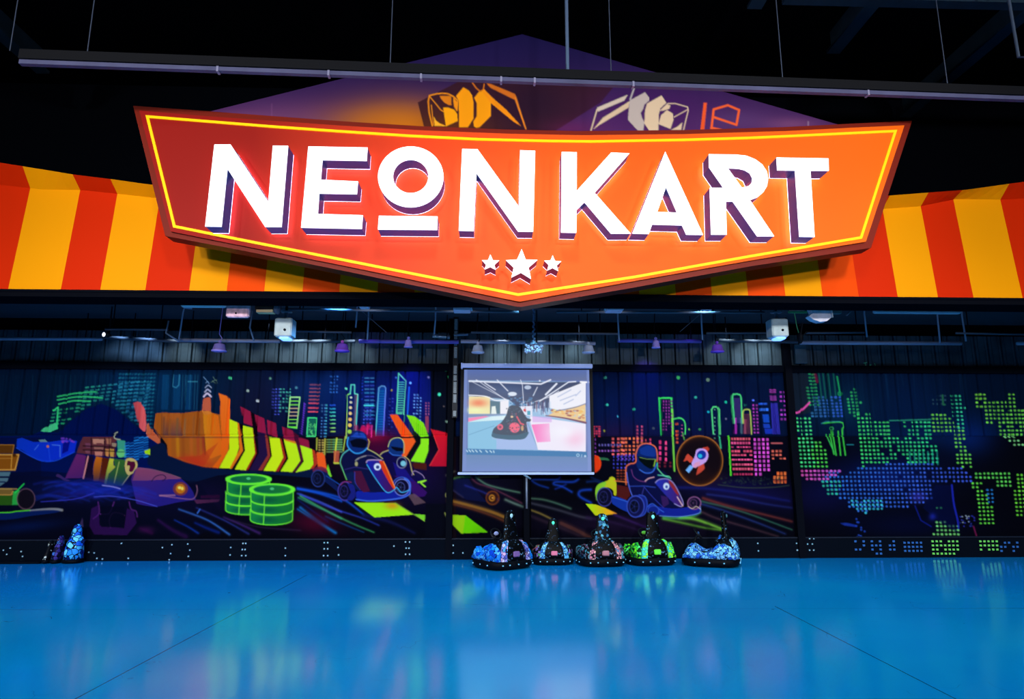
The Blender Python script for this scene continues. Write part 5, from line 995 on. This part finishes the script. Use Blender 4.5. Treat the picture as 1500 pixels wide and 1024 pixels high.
for x in (185,210,235,265,300,350,385,415): S.L(ps(x,790+(x-185)*.04,x+ (14 if x<400 else 4),806+(x-185)*.03), 1.8, (214,234,245), .85)
S.E(*ps(1118,835)[0], 1.9, 1.9, (190,220,240), 1, 0, .9); S.L(ps(1150,830,1148,850),1,(190,214,240)); S.E(*ps(1178,843)[0], 1.6, 1.6, (190,214,240))
S.P([(680,541),(684.5,541),(683,690),(678,690)], (110,134,200), .8); S.P([(859.5,541),(863,541),(866,690),(861,690)], (120,140,204), .8)
sc_ = thing('projector_screen', 'tall tripod projector screen showing a kart race scene in a bright hall', 'screen', (atY(771,800,YP).x, YP, 0))
a = atY(680,541.5,YP); b = atY(863,542,YP); c = atY(866.5,691,YP); d_ = atY(677,691,YP); nu, nv = 366, 290; U, V_ = np.meshgrid(np.linspace(0,1,nu), np.linspace(0,1,nv)); U = U.ravel()[:,None]; V_ = V_.ravel()[:,None]
A_, B_, C_, D_ = (np.array(v) for v in (a,b,c,d_)); P = (A_*(1-U)+B_*U)*(1-V_)+(D_*(1-U)+C_*U)*V_; px, py = project(P)
o = grid_mesh('picture', P-np.array(sc_.matrix_basis.translation), nu, nv, S.sample(px, py), attr_mat('screen_picture', .7, .92), sc_, back=.012)
BRD = mat('screen_edge_black', (8,8,12), .6); LB = mat('lilac_case', (175,190,235), .4, emit=(120,140,210), strength=.2)
MB().box((a.x-.06,YP+.015,d_.z-.03), (b.x+.06,YP+.02,a.z+.06)).build('backing', BRD, sc_)
t0 = atY(676.5,541,YP-.04); t1 = atY(868,534,YP-.04); MB().rbox((t0.x,YP-.05,t0.z+.032), (t1.x,YP+.03,t1.z+.012), .010).build('case', LB, sc_); MB().rbox((t0.x-.015,YP-.06,t0.z+.01), (t0.x+.012,YP+.04,t1.z+.02), .006).build('end_cap', LB, sc_)
t0 = atY(670.5,695.5,YP-.03); t1 = atY(870.5,692.5,YP-.03); MB().rbox((t0.x,YP-.05,t0.z), (t1.x,YP-.01,t1.z+.008), .008).build('bottom_bar', LB, sc_)
x0 = atY(771.5,745,YP).x; zt_ = t0.z
MB().rbox((x0-.05,YP+.02,0.03), (x0+.05,YP+.09,zt_+.02), .006).build('post', BLK, sc_)
zb2 = atY(771,745,YP).z; MB().tube([(x0,YP+.0,zb2),(x0,YP+.0,zt_-.01)], .018).build('inner_pole', mat('pole_grey', (120,130,150), .4, .2), sc_, True)
MB().tube([(x0-.05,YP-.03,zt_-.0),(x0,YP-.05,zt_-.03),(x0+.07,YP-.03,zt_-.07)], .016).build('handle', mat('teal_grey_handle', (100,130,150), .4), sc_, True)
for an in (-170, -10, -90):
    MB().tube([(x0,YP+.05,.34),(x0+.30*math.cos(math.radians(an)),YP+.05+.07*math.sin(math.radians(an)),.02)], .014, 8).build('leg', BLK2, sc_, True)

# ================================================================== ride-on karts
def livery(name, cols, scale=9, dark=(6,8,16), seed=0., edge=.06, emis=0):
    m = bpy.data.materials.new(name); m.use_nodes = True; nt = m.node_tree; b = nt.nodes['Principled BSDF']; N = nt.nodes.new; Lk = nt.links.new
    tc = N('ShaderNodeTexCoord'); mp = N('ShaderNodeMapping'); mp.inputs['Location'].default_value = (seed, seed*1.7, 0); Lk(tc.outputs['Object'], mp.inputs['Vector'])
    v = N('ShaderNodeTexVoronoi'); v.inputs['Scale'].default_value = scale; Lk(mp.outputs[0], v.inputs['Vector'])
    e = N('ShaderNodeTexVoronoi'); e.feature = 'DISTANCE_TO_EDGE'; e.inputs['Scale'].default_value = scale; Lk(mp.outputs[0], e.inputs['Vector'])
    s = N('ShaderNodeSeparateColor'); Lk(v.outputs['Color'], s.inputs[0])
    r = N('ShaderNodeValToRGB'); r.color_ramp.interpolation = 'CONSTANT'; el = r.color_ramp.elements
    el[0].position = 0; el[0].color = (*lin(cols[0]),1); el[1].position = 1/len(cols); el[1].color = (*lin(cols[1]),1)
    for i in range(2, len(cols)): q = el.new(i/len(cols)); q.color = (*lin(cols[i]),1)
    Lk(s.outputs[0], r.inputs['Fac'])
    lt = N('ShaderNodeMath'); lt.operation = 'LESS_THAN'; Lk(e.outputs['Distance'], lt.inputs[0]); lt.inputs[1].default_value = edge
    mx = N('ShaderNodeMix'); mx.data_type = 'RGBA'; Lk(lt.outputs[0], mx.inputs['Factor']); Lk(r.outputs['Color'], mx.inputs['A']); mx.inputs['B'].default_value = (*lin(dark),1)
    Lk(mx.outputs['Result'], b.inputs['Base Color']); b.inputs['Roughness'].default_value = .5; b.inputs['Specular IOR Level'].default_value = .08
    return m
BODY = livery('black_speckled_shell', [(3,4,8),(4,5,9),(3,4,7),(30,46,70),(3,4,8),(4,5,9),(3,4,7),(90,130,160)], 42, seed=1, edge=.16, dark=(2,3,5))
def se(cx, cy, a, b, z, n=28, p=3.2):
    out = []
    for k in range(n):
        t = 2*PI*k/n; c, s = math.cos(t), math.sin(t)
        out.append((cx+a*math.copysign(abs(c)**(2/p), c), cy+b*math.copysign(abs(s)**(2/p), s), z))
    return out
LAMP = {}
def kart(px, py, rz, side, strip, tail, lamp, wheelhub, label, flag=None, sc=1.0, ly=.86, fin=None):
    p = atZ(px, py, 0); rzr = math.radians(rz); c = p+Matrix.Rotation(rzr, 3, 'Z')@Vector((0,.41*sc*ly,0))
    r = thing('ride_on_kart', label, 'kart', (c.x, c.y, 0), rzr, 'parked ride-on karts'); r.scale = (sc, sc*ly, sc)
    B = lambda mb, n, m, s=False: mb.build(n, m, r, s, rel=False)
    B(MB().loft([se(0,0,.335,.375,.012),se(0,0,.372,.408,.035),se(0,0,.378,.414,.07),se(0,0,.372,.408,.105),se(0,0,.345,.38,.125)]), 'bumper', RUB, True)
    cy = -.20; lv = [(.12,.31,.19),(.20,.305,.185),(.28,.28,.168),(.34,.24,.14),(.385,.18,.105),(.41,.11,.06),(.42,.03,.02)]
    B(MB().loft([se(0,cy,a,b_,z,28,2.8) for z,a,b_ in lv]), 'rear_shell', BODY, True)
    for sx in (-1, 1):   # bright bands running up the corners of the shell
        rg = []
        for z, a, b_ in lv[:5]:
            k = a/.30; y = cy-b_*.985-.012; rg.append([(sx*.165*k,y-.01,z),(sx*.245*k,y+.02,z),(sx*.245*k,y+.05,z),(sx*.165*k,y+.02,z)])
        B(MB().loft(rg), 'rear_panel', strip)
        hs = [(-.36,.13,.20),(-.30,.13,.29),(-.20,.13,.335),(-.10,.13,.31),(-.02,.13,.22),(.08,.13,.19),(.16,.13,.235),(.24,.13,.285),(.31,.13,.24),(.375,.13,.155)]
        rg = [[(sx*.20,y,.12),(sx*.345*(1 if abs(y)<.3 else .9),y,.12),(sx*.345*(1 if abs(y)<.3 else .88),y,.12+(h-.12)*.6),(sx*.30*(1 if abs(y)<.3 else .9),y,h),(sx*.22,y,h),(sx*.20,y,h*.9)] for y,_,h in hs]
        B(MB().loft(rg), 'side_pod', side, True)
    B(MB().rbox((-.055,cy-.205,.17), (.055,cy-.165,.245), .012), 'tail_panel', tail)
    B(MB().rbox((-.20,-.08,.12), (.20,.24,.17), .02), 'seat', mat('seat_black', (12,13,18), .6))
    T = Matrix.Translation((0,-.06,.17))@Matrix.Rotation(math.radians(20), 4, 'X')
    B(MB().rbox((-.15,-.02,0), (.15,.02,.27), .018, M=T), 'backrest', side if flag == 'blueback' else mat('seat_black', (12,13,18), .6))
    B(MB().loft([se(0,.28,.21,.10,.12,20),se(0,.27,.20,.09,.2,20),se(0,.25,.14,.06,.27,20),se(0,.24,.05,.03,.3,20)]), 'nose', side, True)
    W = Matrix.Translation((0,.17,.44))@Matrix.Rotation(math.radians(-38), 4, 'X'); pts = [W@Vector((.085*math.cos(t),0,.085*math.sin(t))) for t in np.linspace(0, 2*PI, 21)]
    B(MB().tube([(0,.25,.28),W@Vector((0,0,0))], .016).tube(pts, .014, 8).tube([W@Vector((-.08,0,0)),W@Vector((.08,0,0))], .010), 'steering_wheel', mat('wheel_black', (14,15,20), .4), True)
    B(MB().sphere(W@Vector((0,-.012,0)), .036, 12, sz=(1.2,.5,.8)), 'wheel_hub', wheelhub, True)
    # tall rounded fin
    prof = [(.31,.15,.06),(.40,.135,.055),(.50,.115,.045),(.62,.10,.04),(.70,.09,.036),(.74,.08,.034),(.775,.058,.028),(.79,.025,.015)]
    B(MB().loft([se(0,cy-.03+(z-.31)*.06,a,b_,z,20,2.4) for z,a,b_ in prof]), 'fin', fin or BODY, True)
    yl_ = cy-.03+.45*.06-.04; B(MB().sphere((0,yl_-.012,.715), .026, 12, sz=(1,.5,1.1)), 'fin_lamp', lamp, True)
    RM = mat('kart_reflector', (120,190,220), .3, emit=(80,150,190), strength=.3)  # faint own glow stands in for light the reflectors throw back
    for x in (-.25,-.13,.02,.16,.27): B(MB().rbox((x-.010,-.420,.064), (x+.010,-.405,.080), .003), 'reflector', RM)
    for y in (-.2,0,.2): B(MB().rbox((-.386,y-.010,.062), (-.372,y+.010,.078), .003), 'reflector', RM)
    return r
LT = mat('teal_lamp', (120,220,220), .3, emit=(90,210,200), strength=.7); LG = mat('mint_lamp', (80,230,180), .3, emit=(60,220,160), strength=.8); LW = mat('pale_lamp', (150,190,200), .3, emit=(120,160,170), strength=.5)
BL = livery('blue_livery', [(20,120,240),(60,160,255),(10,70,200),(90,180,255),(20,140,240)], 20, seed=2, edge=.035)
PU = livery('violet_white_livery', [(150,140,220),(190,190,235),(80,90,180),(210,170,210),(80,160,240)], 25, seed=3)
PKL = livery('pink_speckle_livery', [(200,120,140),(230,160,160),(90,150,190),(190,130,140),(20,12,18)], 28, seed=4)
GR = livery('green_livery', [(60,220,60),(120,240,40),(20,140,60),(90,230,120),(10,50,30)], 27, seed=5)
GL = livery('lime_cyan_livery', [(120,240,60),(80,220,160),(60,210,200),(150,250,60)], 25, seed=6, edge=.03)
SK = livery('sky_livery', [(90,170,250),(40,110,220),(140,210,255),(30,90,210),(110,190,250)], 24, seed=7)
ICE = livery('ice_livery', [(150,220,245),(120,200,240),(90,180,240),(40,110,200)], 24, seed=8)
DK = livery('dark_mixed_livery', [(6,7,12),(60,140,90),(120,100,170),(6,7,12),(160,80,90),(8,10,18)], 25, seed=9)
DK2 = livery('dark_teal_livery', [(6,7,12),(60,130,150),(90,60,80),(6,7,12),(110,150,170)], 32, seed=10)
kart(758, 835, 36, BL, PU, mat('mauve_panel', (120,90,150), .4), LW, mat('silver_hub', (160,170,220), .35), 'black kart with bright blue patterned side, leftmost of the five before the screen', sc=1.12)
kart(812.5, 829, 2, DK, ICE, mat('pink_panel', (220,120,150), .4), LG, mat('red_hub', (190,70,80), .4), 'dark ride-on kart with pink tail panel, second from left, between its neighbours', sc=.92)
kart(888.5, 831.5, 7, DK2, PKL, mat('rose_panel', (180,120,130), .4), LG, mat('teal_hub', (60,110,130), .4), 'black and pink speckled ride-on kart in the middle of the five', sc=1.03, fin=livery('teal_fin_livery', [(10,12,18),(10,12,18),(90,170,190),(10,12,18),(50,110,150)], 25, seed=11))
kart(965, 830, 11, GR, GL, mat('lime_panel', (110,240,70), .4), LT, mat('lime_hub', (130,230,80), .4), 'bright green patterned ride-on kart, fourth from left', sc=1.06)
kart(1085, 829, 68, SK, ICE, mat('dark_panel', (30,40,60), .4), mat('dim_lamp', (70,110,120), .4), mat('blue_hub', (40,70,110), .4), 'light blue ride-on kart turned side-on, rightmost of the row', 'blueback', sc=1.08, ly=1.02)
# the small cluster at the left end of the kerb
def mini(px0, px1, ytop, ybot, body, lampm, label, kind):
    Y = 11.40; a = atY((px0+px1)/2, ybot, Y); w = (atY(px1,800,Y).x-atY(px0,800,Y).x)/2*.93; h = atY((px0+px1)/2, ytop, Y).z
    r = thing('small_kart', label, 'kart', (a.x, Y, 0), 0, 'small karts at the left kerb')
    B = lambda mb, n, m, s=False: mb.build(n, m, r, s, rel=False)
    B(MB().loft([se(0,0,w*1.05,.13,.01,20),se(0,0,w*1.12,.145,.03,20),se(0,0,w*1.05,.13,.06,20)]), 'base', RUB, True)
    B(MB().loft([se(0,0,w,.12,.06,20,2.8),se(0,0,w*.98,.12,h*.3,20,2.8),se(0,.01,w*.85,.10,h*.55,20,2.6),se(0,.02,w*.6,.07,h*.72,20,2.4),se(.0,.02,w*.5,.06,h*.88,20,2.2),se(0,.02,w*.38,.05,h*.96,20,2.2),se(0,.02,w*.12,.02,h,20,2.2)]), 'shell', body, True)
    B(MB().sphere((0,-.05,h*.84), w*.24, 12, sz=(1,.4,1.3)), 'headrest', lampm, True)
    if kind: B(MB().tube([(w*.7,0,h*.5),(w*.95,-.02,h*.66),(w*1.15,-.02,h*.6),(w*.9,-.02,h*.42)], .018, 8), 'handlebar', body, True)
mini(94, 120, 768, 822, livery('bright_cyan_livery', [(40,150,250),(70,190,255),(20,100,230),(110,220,255),(10,40,120)], 14, seed=12), mat('cyan_headrest', (90,200,230), .4), 'bright cyan patterned small kart with tall rounded back by the left kerb', 1)
mini(78, 91, 784, 822, livery('dusky_purple_livery', [(50,40,120),(70,60,150),(20,16,50),(60,110,190)], 16, seed=13), mat('brown_headrest', (80,50,70), .5), 'narrow dusky purple small kart beside the cyan one', 0)
mini(66, 76, 792, 824, livery('dotted_black_livery', [(14,16,20),(190,200,190),(14,16,20),(12,14,18)], 26, seed=14, edge=.12), mat('white_headrest', (150,160,150), .5), 'narrowest small kart, black with white dots, left of the purple one', 0)
q0 = atZ(66,826,0); q1 = atZ(-60,827,0)
tag(MB().rbox((q1.x,q0.y-.02,0), (q0.x-.08,q0.y+.20,.035), .01).build('floor_ramp', RUB), 'low black strip on the floor at the far left kerb', 'strip')
PW_WALL, PW_FLOOR, PW_SIGN, PW_SOF, PW_FAS, PW_FRONT = 212, 94, 150, 200, 4, 1700
# ================================================================== light
def area(name, loc, target, power, size, col=(1,1,1), sy=None, spread=None):
    l = bpy.data.lights.new(name, 'AREA'); l.energy = power; l.size = size; l.color = col
    if sy: l.shape = 'RECTANGLE'; l.size_y = sy
    if spread: l.spread = math.radians(spread)
    o = bpy.data.objects.new(name, l); C.objects.link(o); o.location = loc
    o.rotation_euler = (Vector(target)-Vector(loc)).to_track_quat('-Z', 'Y').to_euler(); return o
def spot(name, loc, target, power, ang, blend=.5, col=(1,1,1), rad=.05):
    l = bpy.data.lights.new(name, 'SPOT'); l.energy = power; l.spot_size = math.radians(ang); l.spot_blend = blend; l.color = col; l.shadow_soft_size = rad
    o = bpy.data.objects.new(name, l); C.objects.link(o); o.location = loc
    o.rotation_euler = (Vector(target)-Vector(loc)).to_track_quat('-Z', 'Y').to_euler(); return o
WC = (1,.985,.97)
for i, x in enumerate((-9,-3,3,9)):
    area('hall_floodlight', (x,-8.5,7.0), (x*.95,11.7,1.9), PW_WALL, .9, WC, spread=70)
for x in (-6,0,6):
    area('floor_downlight', (x,3.2,8.3), (x,6.5,0), PW_FLOOR*(.8 if x < 0 else 1), .8, (.93,.97,1), spread=75)
for x in (-7.5,8.0):
    spot('sign_spotlight', (x,1.2,8.0), (x*.35,8,4.9), PW_SIGN, 62, .7, (1,.97,.92), .16)
# blue fill spots added under the soffit to brighten the floor edge
for x in (-8,-5.2,-2.4,.6,3.4,6.2,9):
    spot('soffit_fill', (x,9.75,4.15), (x,10.1,0), PW_SOF*(1.25 if x < 0 else 1), 104, .9, (.08,.40,1) if x < 0 else (.2,.66,1), .06)
# low fill from the fascia floodlights onto pipes and sheet
for px_ in (300,534,677,899,1036,1210,1420):
    p = atY(px_, 452, 9.6); spot('fascia_lamp', tuple(p), (p.x,11.4,3.85), PW_FAS, 120, .9, (.8,.88,1), .05)
for x in (-5.5,5.5):
    spot('front_fill', (x,-4,4.3), (x*.5,8.4,5.5), PW_FRONT, 42, .9, (1,.97,.93), .2)  # unseen pair added to lift the shadow band under the sign
# lamps on the wall top
def at_lamp(x, y, Y, tx, ty, power, ang, col):
    p = atY(x, y, Y); t = atY(tx, ty, YW); return spot('wall_top_lamp', tuple(p), tuple(t), power, ang, .9, col, .06)
GWc = (.75,.95,1)
for x, pw in ((175,60),(215,70),(265,60),(345,20),(395,40),(440,95),(470,80),(520,50),(735,70),(790,60),(845,70),(1060,45),(1100,80),(1125,70)):
    at_lamp(x, 474, 11.1, x, 535, pw*.55, 62, GWc if x > 260 else (.35,.62,1))
at_lamp(598, 520, 11.2, 604, 575, 26, 80, (.16,.10,1)); at_lamp(958, 520, 11.2, 945, 555, 20, 75, (.20,.08,1)); at_lamp(540,485,10.9,545,500,3,60,(.3,.1,1)); at_lamp(1010,485,10.9,1012,500,3,60,(.3,.1,1))
w = bpy.data.worlds.new('hall_air'); scene.world = w; w.use_nodes = True
w.node_tree.nodes['Background'].inputs[0].default_value = (.10,.16,.30,1); w.node_tree.nodes['Background'].inputs[1].default_value = .02
